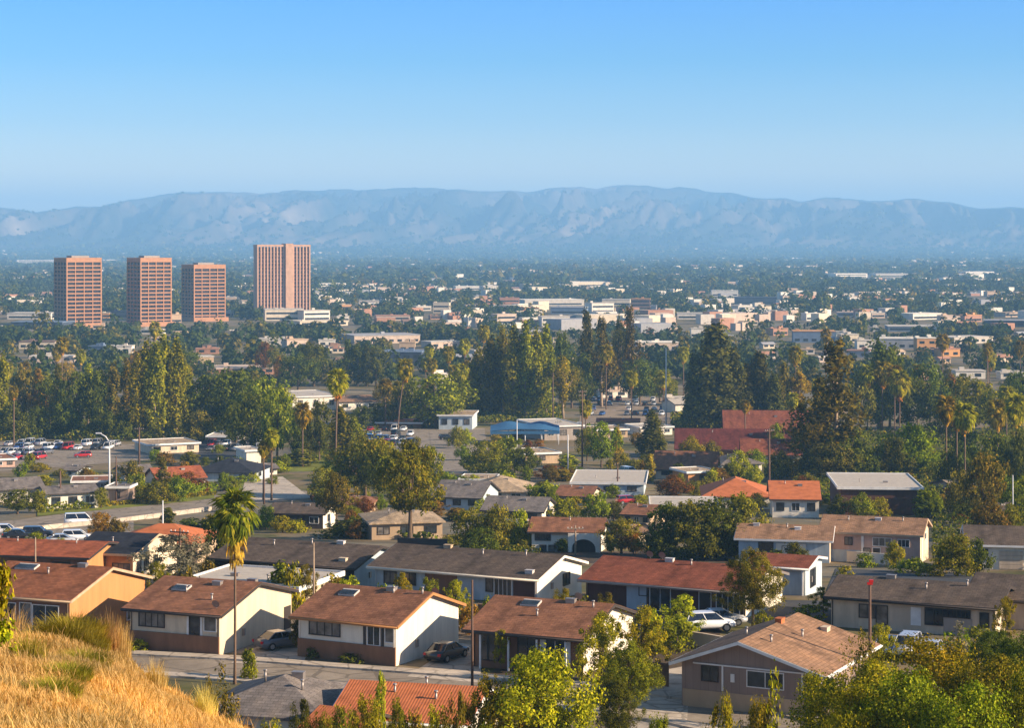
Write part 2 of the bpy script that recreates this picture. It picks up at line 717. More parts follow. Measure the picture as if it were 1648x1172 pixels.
WALLS = {
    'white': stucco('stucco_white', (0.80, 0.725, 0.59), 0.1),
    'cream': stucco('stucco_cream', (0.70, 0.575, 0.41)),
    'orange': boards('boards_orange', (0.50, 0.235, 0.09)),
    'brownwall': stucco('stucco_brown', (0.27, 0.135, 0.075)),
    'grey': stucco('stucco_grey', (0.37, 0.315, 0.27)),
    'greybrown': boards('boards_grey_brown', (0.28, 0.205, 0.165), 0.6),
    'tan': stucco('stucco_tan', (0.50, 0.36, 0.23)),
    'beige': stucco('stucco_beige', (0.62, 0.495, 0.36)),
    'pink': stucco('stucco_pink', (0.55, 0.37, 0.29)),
    'blue': stucco('stucco_blue_and_shade', (0.47, 0.54, 0.57)),  # pale blue paint, also bluish shade put into colour on shaded house walls
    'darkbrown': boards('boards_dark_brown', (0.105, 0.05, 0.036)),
    'dark': stucco('stucco_shaded', (0.075, 0.06, 0.052)),  # dark wall colour that stands in for shade on fronts and porch
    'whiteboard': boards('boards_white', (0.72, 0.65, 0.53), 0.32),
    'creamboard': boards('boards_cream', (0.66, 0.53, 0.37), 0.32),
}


def window(par, plane, a0, a1, z0, z1, at, n=2, fm=None, gm=None, sill=False, name='window'):
    """a framed window on a wall plane: plane 'f' (faces -y), 'r' (faces +x), 'l' (faces -x)"""
    fm = fm or TRIM_D
    gm = gm or G_DARK
    m, g = MB(), MB()
    t = 0.07

    def bx(b, u0, u1, w0, w1, p0, p1):
        if plane == 'f':
            b.box(u0, u1, at - p1, at - p0, w0, w1)
        elif plane == 'r':
            b.box(at + p0, at + p1, u0, u1, w0, w1)
        else:
            b.box(at - p1, at - p0, u0, u1, w0, w1)
    bx(m, a0 - t, a1 + t, z1, z1 + t, 0.002, 0.09)
    bx(m, a0 - t, a1 + t, z0 - t, z0, 0.002, 0.11 if sill else 0.09)
    bx(m, a0 - t, a0, z0, z1, 0.002, 0.09)
    bx(m, a1, a1 + t, z0, z1, 0.002, 0.09)
    for k in range(1, n):
        u = a0 + (a1 - a0) * k / n
        bx(m, u - 0.025, u + 0.025, z0, z1, 0.03, 0.075)
    bx(g, a0, a1, z0, z1, 0.002, 0.028)
    o = m.build(name, fm, par)
    g.build('pane', gm, o)
    return o


def slab(prof_top, t):
    """roof cross-section from its top polyline, t thick"""
    return list(prof_top) + [(a, b - t) for a, b in reversed(prof_top)]


HOUSES = []


def house(label, px, d, th, w, dp, he, hr, roof='brown', wall='white', gable=None, rf=0.5, ov=(0.55, 0.5, 0.55, 0.45),
          kind='gable', front=(), right=(), left=(), base=None, anchor='R', fascia=None, name='house', cat='house', group=None,
          vents=(), z=None, plinth=None):
    th_ = R(th)
    bz = gz(d) if z is None else z
    X = X_at(px, d)
    ax = Vector((math.cos(th_), -math.sin(th_), 0))
    org = Vector((X, d, bz))
    if anchor == 'L':
        org += ax * w
    e = empty(name, org, -th_, label, cat, group)
    HOUSES.append((e, w, dp, he, hr))
    wm = WALLS.get(wall, wall)
    gm = WALLS.get(gable, gable) if gable else wm
    rm = ROOFS.get(roof, roof)
    yr = dp * rf
    of, ob, ol, orr = ov
    lo = -1.2
    sf = (hr - he) / yr
    sb = (hr - he) / (dp - yr)
    b = MB()
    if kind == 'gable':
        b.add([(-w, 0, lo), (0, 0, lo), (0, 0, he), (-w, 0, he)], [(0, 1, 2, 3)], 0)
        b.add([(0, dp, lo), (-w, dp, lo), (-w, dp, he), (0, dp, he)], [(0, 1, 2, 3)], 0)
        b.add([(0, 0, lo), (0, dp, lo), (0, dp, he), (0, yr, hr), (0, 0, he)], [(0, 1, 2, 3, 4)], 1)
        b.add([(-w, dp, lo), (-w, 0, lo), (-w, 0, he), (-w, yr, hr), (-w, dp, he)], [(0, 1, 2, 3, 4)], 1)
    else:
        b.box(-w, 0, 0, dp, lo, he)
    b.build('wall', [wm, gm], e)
    t = 0.16
    up = 0.20
    m = MB()
    if kind == 'gable':
        top = [(-of, he - sf * of + up), (yr, hr + up), (dp + ob, he - sb * ob + up)]
        m.prism_x(slab(top, t), -w - ol, orr)
        m.build('roof', rm, e)
        # rake and eave boards
        fb = MB()
        fm = fascia or TRIM_D
        for xa, xb in ((orr + 0.003, orr + 0.06), (-w - ol - 0.06, -w - ol - 0.003)):
            fb.prism_x(slab([(p, q - 0.03) for p, q in top], 0.24), xa, xb)
        fb.box(-w - ol, orr, -of - 0.06, -of - 0.003, top[0][1] - 0.26, top[0][1] - 0.02)
        fb.box(-w - ol, orr, dp + ob + 0.003, dp + ob + 0.06, top[2][1] - 0.26, top[2][1] - 0.02)
        fb.build('fascia', fm, e)
    elif kind == 'hip':
        k = min(dp, w) / 2 * 0.98
        x0, x1, y0, y1 = -w - ol, orr, -of, dp + ob
        ze = he + up - 0.12
        rz = hr + up
        hx = (y1 - y0) / 2
        if (x1 - x0) > (y1 - y0):
            r0, r1 = (x0 + hx, (y0 + y1) / 2, rz), (x1 - hx, (y0 + y1) / 2, rz)
            top = [(x0, y0, ze), (x1, y0, ze), (x1, y1, ze), (x0, y1, ze), r0, r1]
            fs = [(0, 1, 5, 4), (1, 2, 5), (2, 3, 4, 5), (3, 0, 4)]
        else:
            hy_ = (x1 - x0) / 2
            r0, r1 = ((x0 + x1) / 2, y0 + hy_, rz), ((x0 + x1) / 2, y1 - hy_, rz)
            top = [(x0, y0, ze), (x1, y0, ze), (x1, y1, ze), (x0, y1, ze), r0, r1]
            fs = [(0, 1, 4), (1, 2, 5, 4), (2, 3, 5), (3, 0, 4, 5)]
        m.add(top, fs)
        m.add([(p[0], p[1], p[2] - 0.18) for p in top[:4]], [(3, 2, 1, 0)])
        q = top[:4] + [(p[0], p[1], p[2] - 0.18) for p in top[:4]]
        m.add(q, [(4, 5, 1, 0), (5, 6, 2, 1), (6, 7, 3, 2), (7, 4, 0, 3)])
        m.build('roof', rm, e)
    else:
        x0, x1, y0, y1 = -w - ol, orr, -of, dp + ob
        m.box(x0, x1, y0, y1, he, he + 0.25)
        m.build('roof', rm, e)
        fb = MB()
        for a in ((x0 - .05, x1 + .05, y0 - 0.05, y0 + 0.1), (x0 - .05, x1 + .05, y1 - 0.1, y1 + 0.05), (x0 - 0.05, x0 + 0.1, y0 + 0.1, y1 - 0.1), (x1 - 0.1, x1 + 0.05, y0 + 0.1, y1 - 0.1)):
            fb.box(*a, he - 0.05, he + 0.42)
        fb.build('parapet', fascia or TRIM_W, e)

    def roof_z(y):
        if kind == 'gable':
            return (he + sf * y if y < yr else hr - sb * (y - yr)) + up
        if kind == 'hip':
            return he + up + (hr - he) * max(0, 1 - abs(y - dp / 2) / (dp / 2 + 0.5))
        return he + 0.25
    if kind == 'gable' and d < 215:
        gm_ = MB()
        ge = top[0][1] - .12
        gm_.tube([(-w - ol, -of - .12, ge), (orr, -of - .12, ge)], .065, 6)
        go_ = gm_.build('gutter', fascia or TRIM_D, e)
        for xx in (-w + .15, -.15):
            dm = MB()
            dm.tube([(xx, -of - .12, ge), (xx, -.07, he - .35), (xx, -.07, 0)], .04, 6)
            dm.build('downpipe', TRIM_W if wall in ('blue', 'white') else fascia or TRIM_D, go_)
        bm_ = MB()
        bm_.box(.004, .16, dp * .3, dp * .3 + .35, 1.0, 1.6)
        bm_.build('meter_box', METAL, e)
    for it in front:
        k, a0, a1, z0, z1 = it[:5]
        n = it[5] if len(it) > 5 else 2
        a0, a1 = a0 - w, a1 - w
        if k == 'win':
            window(e, 'f', a0, a1, z0, z1, 0, n, None, G_CURT if rnd.random() < .35 else None, sill=True)
        elif k == 'wwin':
            window(e, 'f', a0, a1, z0, z1, 0, n, TRIM_W)
        elif k == 'cwin':
            window(e, 'f', a0, a1, z0, z1, 0, n, TRIM_W, G_CURT)
        elif k == 'band':
            mb = MB()
            mb.box(a0, a1, -it[6] if len(it) > 6 else -0.08, -0.002, z0, z1)
            mb.build('wainscot', WALLS.get(it[5], it[5]), e)
        elif k == 'panel':
            mb = MB()
            mb.box(a0, a1, -0.05, -0.002, z0, z1)
            mb.build('wall_panel', WALLS.get(it[5], it[5]), e)
        elif k == 'door':
            mb = MB()
            mb.box(a0 - 0.08, a1 + 0.08, -0.05, -0.002, z0, z1 + 0.08)
            o = mb.build('door_frame', TRIM_W, e)
            mb = MB()
            mb.box(a0, a1, -0.075, -0.052, z0, z1)
            mb.build('door', it[5] if len(it) > 5 and not isinstance(it[5], int) else TRIM_D, o)
        elif k == 'garage':
            mb = MB()
            h_ = (z1 - z0) / 4
            for q in range(4):
                mb.box(a0, a1, -0.09, -0.002, z0 + q * h_, z0 + (q + 1) * h_ - 0.03)
            mb.build('garage_door', it[5] if len(it) > 5 and not isinstance(it[5], int) else WALLS['beige'], e)
        elif k == 'posts':
            for q in range(it[5]):
                xx = a0 + (a1 - a0) * q / max(1, it[5] - 1)
                mb = MB()
                mb.box(xx - 0.07, xx + 0.07, -of + 0.05, -of + 0.19, z0, z1)
                mb.build('post', TRIM_W, e)
    for pl, lst, at in (('r', right, 0.0), ('l', left, -w)):
        for it in lst:
            k, a0, a1, z0, z1 = it[:5]
            n = it[5] if len(it) > 5 and isinstance(it[5], int) else 2
            if k == 'win':
                window(e, pl, a0, a1, z0, z1, at, n)
            elif k == 'wwin':
                window(e, pl, a0, a1, z0, z1, at, n, TRIM_W)
            elif k == 'cwin':
                window(e, pl, a0, a1, z0, z1, at, n, TRIM_W, G_CURT)
            elif k == 'panel':
                mb = MB()
                if pl == 'r':
                    mb.box(0.002, 0.06, a0, a1, z0, z1)
                else:
                    mb.box(-w - 0.06, -w - 0.002, a0, a1, z0, z1)
                mb.build('wall_panel', WALLS.get(it[5], it[5]), e)
            elif k == 'batten':
                mb = MB()
                if pl == 'r':
                    mb.box(0.002, 0.1, a0, a1, z0, z1)
                else:
                    mb.box(-w - 0.1, -w - 0.002, a0, a1, z0, z1)
                mb.build('trim_board', TRIM_W, e)
    for it in vents:
        k, x, y = it[:3]
        x -= w
        zz = roof_z(y)
        if k == 'pipe':
            mb = MB()
            mb.tube([(x, y, zz - 0.3), (x, y, zz + 0.45)], 0.08, 8)
            mb.tube([(x, y, zz + 0.45), (x, y, zz + 0.55)], [0.15, 0.13], 8)
            mb.build('vent_pipe', METAL, e)
        elif k == 'skylight':
            s = (it[3] if len(it) > 3 else 0.9) * .78
            mb = MB()
            y0_, y1_ = y - .5, y + .42
            mb.add([(x - s, y0_, roof_z(y0_) - .05), (x + s, y0_, roof_z(y0_) - .05), (x + s, y1_, roof_z(y1_) - .05), (x - s, y1_, roof_z(y1_) - .05),
                    (x - s, y0_, roof_z(y0_) + .14), (x + s, y0_, roof_z(y0_) + .14), (x + s, y1_, roof_z(y1_) + .16), (x - s, y1_, roof_z(y1_) + .16)],
                   [(4, 5, 6, 7), (0, 1, 5, 4), (1, 2, 6, 5), (2, 3, 7, 6), (3, 0, 4, 7)])
            o = mb.build('skylight', SHEET, e)
            g_ = MB()
            q = s * .97
            y2_ = y + .22
            g_.add([(x - q, y0_ - .03, roof_z(y0_) + .165), (x + q, y0_ - .03, roof_z(y0_) + .165), (x + q, y2_, roof_z(y2_) + .185), (x - q, y2_, roof_z(y2_) + .185)], [(0, 1, 2, 3)])
            g_.build('skylight_glass', G_DARK, o)
        elif k == 'chimney':
            mb = MB()
            hh = it[3] if len(it) > 3 else 0.9
            mb.box(x - 0.4, x + 0.4, y - 0.3, y + 0.3, zz - 0.5, zz + hh)
            mb.box(x - 0.46, x + 0.46, y - 0.36, y + 0.36, zz + hh, zz + hh + 0.1)
            mb.build('chimney', it[4] if len(it) > 4 else WALLS['beige'], e)
        elif k == 'box':
            mb = MB()
            mb.box(x - 0.4, x + 0.4, y - 0.25, y + 0.25, zz - 0.4, zz + 0.26)
            mb.box(x - 0.44, x + 0.44, y - 0.29, y + 0.29, zz + 0.262, zz + 0.31)
            mb.build('roof_vent', it[3] if len(it) > 3 else METAL, e)
        elif k == 'dish':
            mb = MB()
            mb.tube([(x, y, zz - 0.1), (x, y, zz + 0.35)], 0.03, 6)
            n_ = 12
            pts = [(x + 0.05, y - 0.12, zz + 0.42)]
            for q in range(n_):
                a = 2 * math.pi * q / n_
                pts.append((x + 0.36 * math.cos(a), y - 0.18 - 0.12 * math.sin(a), zz + 0.45 + 0.32 * math.sin(a)))
            mb.add(pts, [(0, q + 1, (q + 1) % n_ + 1) for q in range(n_)])
            mb.build('satellite_dish', METAL, e)
    return e


# ---- the row along the street
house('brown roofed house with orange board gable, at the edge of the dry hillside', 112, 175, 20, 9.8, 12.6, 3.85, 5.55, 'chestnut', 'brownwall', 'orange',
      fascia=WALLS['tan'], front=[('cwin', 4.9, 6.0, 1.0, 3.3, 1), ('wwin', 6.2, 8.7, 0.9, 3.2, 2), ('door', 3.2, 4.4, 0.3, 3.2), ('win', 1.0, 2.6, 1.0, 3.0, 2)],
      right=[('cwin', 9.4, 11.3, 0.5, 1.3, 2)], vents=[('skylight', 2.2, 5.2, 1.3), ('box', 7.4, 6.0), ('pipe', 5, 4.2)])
house('cream house with brown base and skylit brown roof, behind the tall fan palm', 353, 170, 22, 8.6, 12.6, 3.4, 5.0, 'brown', 'cream', 'creamboard',
      fascia=TRIM_D, front=[('band', -0.02, 8.62, -1, 1.55, 'brownwall', 0.14), ('win', 0.9, 3.3, 2.0, 3.15, 4), ('panel', 5.5, 5.75, 1.55, 3.3, TRIM_W), ('win', 5.8, 6.7, 1.65, 3.2, 1), ('panel', 6.78, 7.0, 1.55, 3.3, TRIM_W), ('cwin', 7.2, 8.3, 2.0, 3.15, 1)],
      right=[('panel', 11.2, 12.4, 0.2, 2.2, TRIM_D)], vents=[('skylight', 2.6, 4.0, 0.95), ('box', 5.4, 5.2), ('pipe', 3.4, 3.4), ('dish', 8.0, 0.6), ('box', 7.6, 7.4), ('pipe', 6.6, 2.2)])
house('white house with brown base, brown roof and lit white gable, beside the black car', 637, 165.5, 27, 9.3, 10.6, 3.35, 5.05, 'brown', 'white', 'whiteboard',
      fascia=TRIM_O, front=[('band', -0.02, 9.32, -1, 1.5, 'brownwall', 0.14), ('win', 1.1, 4.0, 1.95, 3.05, 4), ('panel', 6.25, 6.5, 1.5, 3.2, TRIM_D), ('wwin', 6.7, 7.8, 1.55, 3.15, 2), ('panel', 7.95, 8.2, 1.5, 3.2, TRIM_D), ('cwin', 8.35, 9.1, 1.9, 3.1, 1), ('panel', 6.2, 8.3, 1.36, 1.5, TRIM_W)],
      vents=[('skylight', 2.5, 3.9, 1.0), ('box', 6.0, 5.0), ('pipe', 6.4, 4.6), ('pipe', 9.0, 4.9), ('dish', 8.6, 8.0)])
house('wide brown roofed house with shaded porch, behind the big yellow green tree', 939, 161.5, 24, 9.6, 11, 3.1, 4.65, 'brown', 'brownwall', 'whiteboard',
      fascia=TRIM_D, ov=(0.9, 0.5, 0.55, 0.5), front=[('win', 0.6, 2.2, 0.6, 2.6, 2), ('win', 4.0, 5.6, 0.8, 2.8, 2), ('panel', 5.9, 6.3, 0.4, 2.9, TRIM_W), ('wwin', 6.4, 8.0, 0.5, 2.8, 2), ('panel', 8.2, 8.5, 0.4, 2.9, TRIM_W), ('posts', 1.0, 8.4, 0, 2.7, 4)],
      vents=[('skylight', 3.2, 4.4, 1.0), ('box', 6.4, 5.2), ('dish', 6.9, 5.8), ('pipe', 4.6, 2.4), ('pipe', 8.6, 4.6)])
house('grey brown house with front gable over a tan garage level, at the curved driveway', 1319, 145.2, -63, 12.0, 10.5, 3.25, 4.95, 'brownlight', 'greybrown', 'greybrown',
      anchor='L', rf=0.56, ov=(0.7, 0.7, 0.7, 0.4), fascia=TRIM_W, front=[('win', 1.2, 2.6, 1.2, 2.6, 2)],
      left=[('panel', 0.9, 10.4, -1, 1.2, 'tan'), ('win', 7.7, 8.9, 1.95, 2.95, 2), ('wwin', 2.7, 5.4, 1.85, 2.95, 2), ('panel', 6.4, 6.7, 2.0, 2.6, TRIM_W), ('batten', 1.0, 9.6, 3.1, 3.2), ('batten', 7.25, 7.37, 1.3, 3.1), ('batten', 1.2, 1.32, 1.3, 3.1), ('panel', 3.0, 3.4, 0.2, 0.6, TRIM_D)],
      vents=[('box', 10.4, 3.0, WALLS['beige']), ('pipe', 4.6, 7.2), ('pipe', 2.2, 4.4), ('box', 8.0, 5.8, ROOFS['terra']), ('pipe', 6.5, 3.5)])

# ---- second row
house('long low dark shingle roof house with pale blue gable, behind the fan palm', 570, 208, 24, 16.5, 10.5, 2.6, 3.85, 'slate', 'dark', 'blue', fascia=TRIM_D, ov=(0.9, .5, .5, .5),  # gable blue and front dark: their shade is painted into the walls
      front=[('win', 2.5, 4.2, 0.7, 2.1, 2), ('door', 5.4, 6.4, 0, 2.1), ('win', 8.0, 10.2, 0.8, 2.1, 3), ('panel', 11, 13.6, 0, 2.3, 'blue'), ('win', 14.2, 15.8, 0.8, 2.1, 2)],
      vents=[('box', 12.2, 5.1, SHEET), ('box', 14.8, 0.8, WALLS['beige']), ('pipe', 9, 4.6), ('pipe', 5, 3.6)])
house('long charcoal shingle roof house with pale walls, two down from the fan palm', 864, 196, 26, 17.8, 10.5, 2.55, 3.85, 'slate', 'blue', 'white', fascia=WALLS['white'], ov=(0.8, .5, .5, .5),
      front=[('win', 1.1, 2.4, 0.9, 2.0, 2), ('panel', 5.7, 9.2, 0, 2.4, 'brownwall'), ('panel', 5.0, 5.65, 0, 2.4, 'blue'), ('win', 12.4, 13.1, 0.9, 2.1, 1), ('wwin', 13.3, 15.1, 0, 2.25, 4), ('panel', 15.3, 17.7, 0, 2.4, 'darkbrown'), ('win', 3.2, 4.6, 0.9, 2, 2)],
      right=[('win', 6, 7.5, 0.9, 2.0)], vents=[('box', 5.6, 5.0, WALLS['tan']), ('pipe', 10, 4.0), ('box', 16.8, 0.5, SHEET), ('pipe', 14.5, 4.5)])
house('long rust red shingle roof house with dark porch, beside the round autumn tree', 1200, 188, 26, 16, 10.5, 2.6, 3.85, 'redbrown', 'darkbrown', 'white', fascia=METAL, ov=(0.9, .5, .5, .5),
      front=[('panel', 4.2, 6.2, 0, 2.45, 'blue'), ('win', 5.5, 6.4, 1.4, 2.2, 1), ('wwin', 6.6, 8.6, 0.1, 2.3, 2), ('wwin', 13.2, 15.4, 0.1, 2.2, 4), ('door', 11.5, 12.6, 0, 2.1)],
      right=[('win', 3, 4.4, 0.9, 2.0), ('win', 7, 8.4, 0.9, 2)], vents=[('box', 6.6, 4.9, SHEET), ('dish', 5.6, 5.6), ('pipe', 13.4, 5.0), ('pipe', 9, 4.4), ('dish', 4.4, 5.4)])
house('beige house with long dark brown roof, behind the red tipped pole', 1602, 178, 24, 14.6, 9, 2.65, 3.75, 'slate', 'beige', 'cream', fascia=TRIM_D,
      front=[('win', 2.6, 4.0, 1.0, 2.1, 2), ('win', 4.15, 5.1, 0.5, 2.1, 1), ('panel', 7.2, 8.1, 0.6, 2.2, TRIM_W), ('win', 8.5, 10.0, 0.8, 2.2, 2), ('win', 10.1, 12.4, 1.6, 2.2, 6), ('panel', 10.1, 12.6, 0, 1.5, 'grey'), ('win', 13.3, 14.0, 0.9, 2.1, 1)],
      vents=[('pipe', 8, 2.6), ('pipe', 11.4, 3.8), ('box', 4.4, 4.4, METAL)])
house('small dark roofed house end, beside the beige house with long roof', 1700, 181, 24, 7.5, 10, 2.6, 3.9, 'slate', 'grey', 'cream', front=[('win', 2, 3.4, 1, 2.1)])
house('small red roofed carport house with pale blue wall, just past the round autumn tree', 1296, 203, 22, 5.5, 7, 2.7, 3.3, 'redbrown', 'blue', 'blue', fascia=TRIM_W,
      front=[('win', 1, 2, 1, 2), ('posts', 2.6, 5.3, 0, 2.5, 2)], right=[('win', 2, 4, 0.5, 2.2, 3)])
house('wide flat red brown roof house, behind the orange gable house', 140, 222, 12, 22, 10, 2.8, 3.7, 'rust', 'brownwall', 'orange', front=[('win', 14, 16, 1, 2.2), ('win', 18, 20, 1, 2.2)], vents=[('pipe', 12, 4), ('pipe', 19, 4), ('box', 9, 5)])
house('orange house with curved navy blue roof, beside the grey leafed tree', 214, 226, 14, 6.8, 12, 3.0, 4.3, 'navy', 'orange', 'cream', fascia=WALLS['tan'],
      front=[('win', 0.9, 1.6, 1.0, 2.1, 1), ('win', 4.4, 6.4, 0.3, 1.9, 3)], right=[('win', 1, 2, .8, 2), ('win', 3, 4, .8, 2), ('win', 5.5, 6.5, .8, 2)], vents=[('pipe', 3, 3)])
house('low orange tile roof house, behind the navy blue roof', 318, 262, 8, 11, 9, 2.6, 4.2, 'terra', 'tan', kind='hip', front=[('win', 2, 4, .8, 2), ('win', 7, 9, .8, 2)])
house('low pale grey flat roofed carport, between the cream house and dark roof', 478, 190, 20, 11.5, 9, 2.3, 2.3, 'pale', 'beige', kind='flat', front=[('win', 2, 4, .8, 1.8), ('posts', 1, 10, 0, 2.2, 4)], name='carport', cat='carport', vents=[('box', 3, 4), ('pipe', 7, 3)])

# ---- bottom edge, across the street
house('dark grey hip roofed house below the street, half hidden by the dry hillside', 520, 133, 14, 8.5, 9, 2.7, 4.3, 'grey', 'white', 'white', kind='hip', front=[('win', 2, 3.5, 1, 2)], vents=[('pipe', 3, 4), ('pipe', 6, 3), ('box', 5, 5)])
house('orange clay tile roof house below the street, beside the dark grey roof', 748, 131, 14, 8.6, 8.5, 2.9, 4.2, 'terra', 'white', 'white', fascia=TRIM_W, front=[('win', 2, 3.5, 1, 2), ('win', 5, 6.5, 1, 2)], vents=[('pipe', 3, 3), ('pipe', 6, 2.4), ('pipe', 4.6, 5)])
house('small orange tile roof wing below the street, left of the larger orange roof', 562, 128, 26, 3.4, 6, 2.6, 3.6, 'terra', 'white', 'white', front=[('win', 1, 2, 1, 2)])

# ---- third row
house('pale blue shaded house with brown tile roof, left of the pink two storey house', 1335, 262, 12, 11.6, 8, 2.9, 4.1, 'brownlight', 'blue', 'beige', fascia=TRIM_W,  # blue of the front wall is shade put into its colour
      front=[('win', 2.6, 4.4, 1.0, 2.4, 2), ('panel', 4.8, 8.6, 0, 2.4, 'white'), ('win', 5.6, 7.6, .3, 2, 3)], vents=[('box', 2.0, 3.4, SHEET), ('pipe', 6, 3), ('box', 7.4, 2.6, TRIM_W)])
house('pink two storey house with salmon roof and cream end wall, beside dark green tree', 1481, 262, 18, 12.6, 9, 3.6, 5.0, 'brownlight', 'pink', 'cream', fascia=WALLS['tan'],
      front=[('win', 3.0, 3.9, 2.0, 2.9, 2), ('cwin', 6.6, 8.9, 2.0, 3.0, 3), ('wwin', 9.8, 11.2, 2.0, 2.9, 3), ('panel', 0.2, 5.0, -0.5, 1.3, 'blue'), ('door', 6.6, 7.5, 0, 1.7), ('win', 5.4, 6.2, 0, 1.6, 1), ('cwin', 9.0, 10.0, 0.2, 1.5, 1), ('panel', 5.1, 5.4, -0.5, 3.2, TRIM_W)],
      right=[('wwin', 4.5, 6.0, 2.4, 3.2, 2), ('panel', 1.5, 2.1, 0.2, 3.4, TRIM_W)], vents=[('box', 6.8, 3.4, SHEET), ('pipe', 3, 3), ('pipe', 10, 3.4)])
house('white house with arched porch and brown roof, behind the red roofed house', 967, 282, 8, 9.6, 8, 2.7, 4.0, 'brown', 'white', 'white', fascia=TRIM_D, name='house',
      front=[('win', 0.5, 2.6, 1.5, 2.4, 3), ('win', 1.2, 2.0, 0, 0.8, 1), ('win', 2.4, 3.2, 0, .8, 1)], vents=[('pipe', 5, 3)])
house('dark roofed pale house at the far right edge, beside the dark green tree', 1690, 248, 10, 9.6, 10, 2.9, 4.4, 'slate', 'white', 'white', fascia=TRIM_W,
      front=[('win', 0.6, 2.2, 1.4, 2.3, 2), ('garage', 3.6, 6.4, 0, 2.2), ('win', 7, 8.6, 1.2, 2.2, 2)])

# ================================================================== trees and plants
LEAF = {
    'mid': leafmat('leaf_mid_green', (0.032, 0.052, 0.006), (0.265, 0.275, 0.014), warm=(0.38, 0.33, 0.03)),
    'dark': leafmat('leaf_dark_green', (0.016, 0.030, 0.006), (0.155, 0.165, 0.018), 0.3),
    'lime': leafmat('leaf_yellow_green', (0.058, 0.080, 0.004), (0.40, 0.375, 0.016), warm=(0.62, 0.48, 0.03)),
    'olive': leafmat('leaf_olive', (0.042, 0.046, 0.008), (0.235, 0.195, 0.024), warm=(0.36, 0.24, 0.03)),
    'grey': leafmat('leaf_grey', (0.075, 0.072, 0.050), (0.26, 0.235, 0.165), 0.2),
    'gold': leafmat('leaf_gold', (0.12, 0.085, 0.010), (0.40, 0.26, 0.025), warm=(0.50, 0.22, 0.02)),
    'rust': leafmat('leaf_rust', (0.07, 0.042, 0.012), (0.24, 0.13, 0.025), warm=(0.35, 0.14, 0.02)),
    'poplar': leafmat('leaf_poplar', (0.036, 0.048, 0.004), (0.32, 0.285, 0.014), warm=(0.38, 0.29, 0.02)),
    'conifer': leafmat('needle_dark', (0.014, 0.022, 0.007), (0.13, 0.115, 0.022), 0.2),
    'drab': leafmat('leaf_drab', (0.022, 0.026, 0.007), (0.19, 0.16, 0.022), 0.25, warm=(0.26, 0.20, 0.03)),
    'blue': leafmat('leaf_far', (0.012, 0.028, 0.010), (0.060, 0.082, 0.020), 0.15),
    'bright': leafmat('leaf_bright_green', (0.040, 0.070, 0.004), (0.25, 0.30, 0.012), hue=0.012),
    'palm': leafmat('palm_frond_green', (0.034, 0.055, 0.005), (0.22, 0.215, 0.018), 0.25, warm=(0.42, 0.30, 0.03)),
    'palmgold': leafmat('palm_frond_golden', (0.060, 0.075, 0.006), (0.36, 0.29, 0.02), 0.3, warm=(0.52, 0.34, 0.03)),  # brighter, more golden frond colour for the distant palms
    'skirt': leafmat('palm_frond_dead', (0.18, 0.085, 0.014), (0.60, 0.29, 0.05), 0.2),
    'dry': leafmat('grass_dry', (0.42, 0.27, 0.095), (0.74, 0.53, 0.22), 0.3),
    'sage': leafmat('grass_green', (0.14, 0.14, 0.02), (0.42, 0.36, 0.055), 0.3),
}
BARK = {'brown': bark('bark_brown', (0.13, 0.085, 0.05)), 'pale': bark('bark_pale', (0.33, 0.24, 0.16)), 'palm': bark('bark_palm', (0.17, 0.105, 0.065))}


def crown_clumps(r, shape, n, irr=0.25):
    """clump centres (unit crown: x,y in -1..1, z in 0..1), outward directions"""
    out, nr = [], []
    ph = r.uniform(0, 6.28, 8)
    while len(out) < n:
        z = r.uniform(0, 1)
        a = r.uniform(0, 2 * np.pi)
        if shape == 'round':
            prof = math.sqrt(max(0, 1 - (2 * z - 1) ** 2)) ** 0.8
        elif shape == 'dome':
            prof = (1 - z ** 2.2) ** 0.6 * min(1, 0.55 + z * 2.2)
        elif shape == 'column':
            prof = min(1, (z / 0.12) ** 0.6) * min(1, ((1 - z) / 0.40)) ** 0.7
        elif shape == 'cone':
            prof = min(1, (z / 0.08) ** 0.6) * (1 - z) ** 0.75
        elif shape == 'wispy':
            prof = min(1, (z / 0.3)) * min(1, ((1 - z) / 0.45)) ** 0.8 * (0.75 + 0.35 * math.sin(9 * z + ph[6]))
        elif shape == 'spread':
            prof = math.sqrt(max(0, 1 - (1.6 * z - 0.75) ** 2)) * min(1, z / 0.15)
        else:
            prof = 1
        lob = 1 + irr * (math.sin(2 * a + ph[0]) * 0.5 + math.sin(3 * a + ph[1] + 5 * z) * 0.6 + math.sin(7 * z + ph[2] + a) * 0.6)
        q = r.uniform(0.0, 1) ** 0.42
        rad = max(0.02, prof) * lob * q
        if r.uniform() > min(1, prof * 1.1 + 0.05):
            continue
        out.append((rad * math.cos(a), rad * math.sin(a), z))
        nr.append((math.cos(a) * (0.3 + q), math.sin(a) * (0.3 + q), (z - 0.42) * 1.6))
    return np.array(out), unit(np.array(nr))


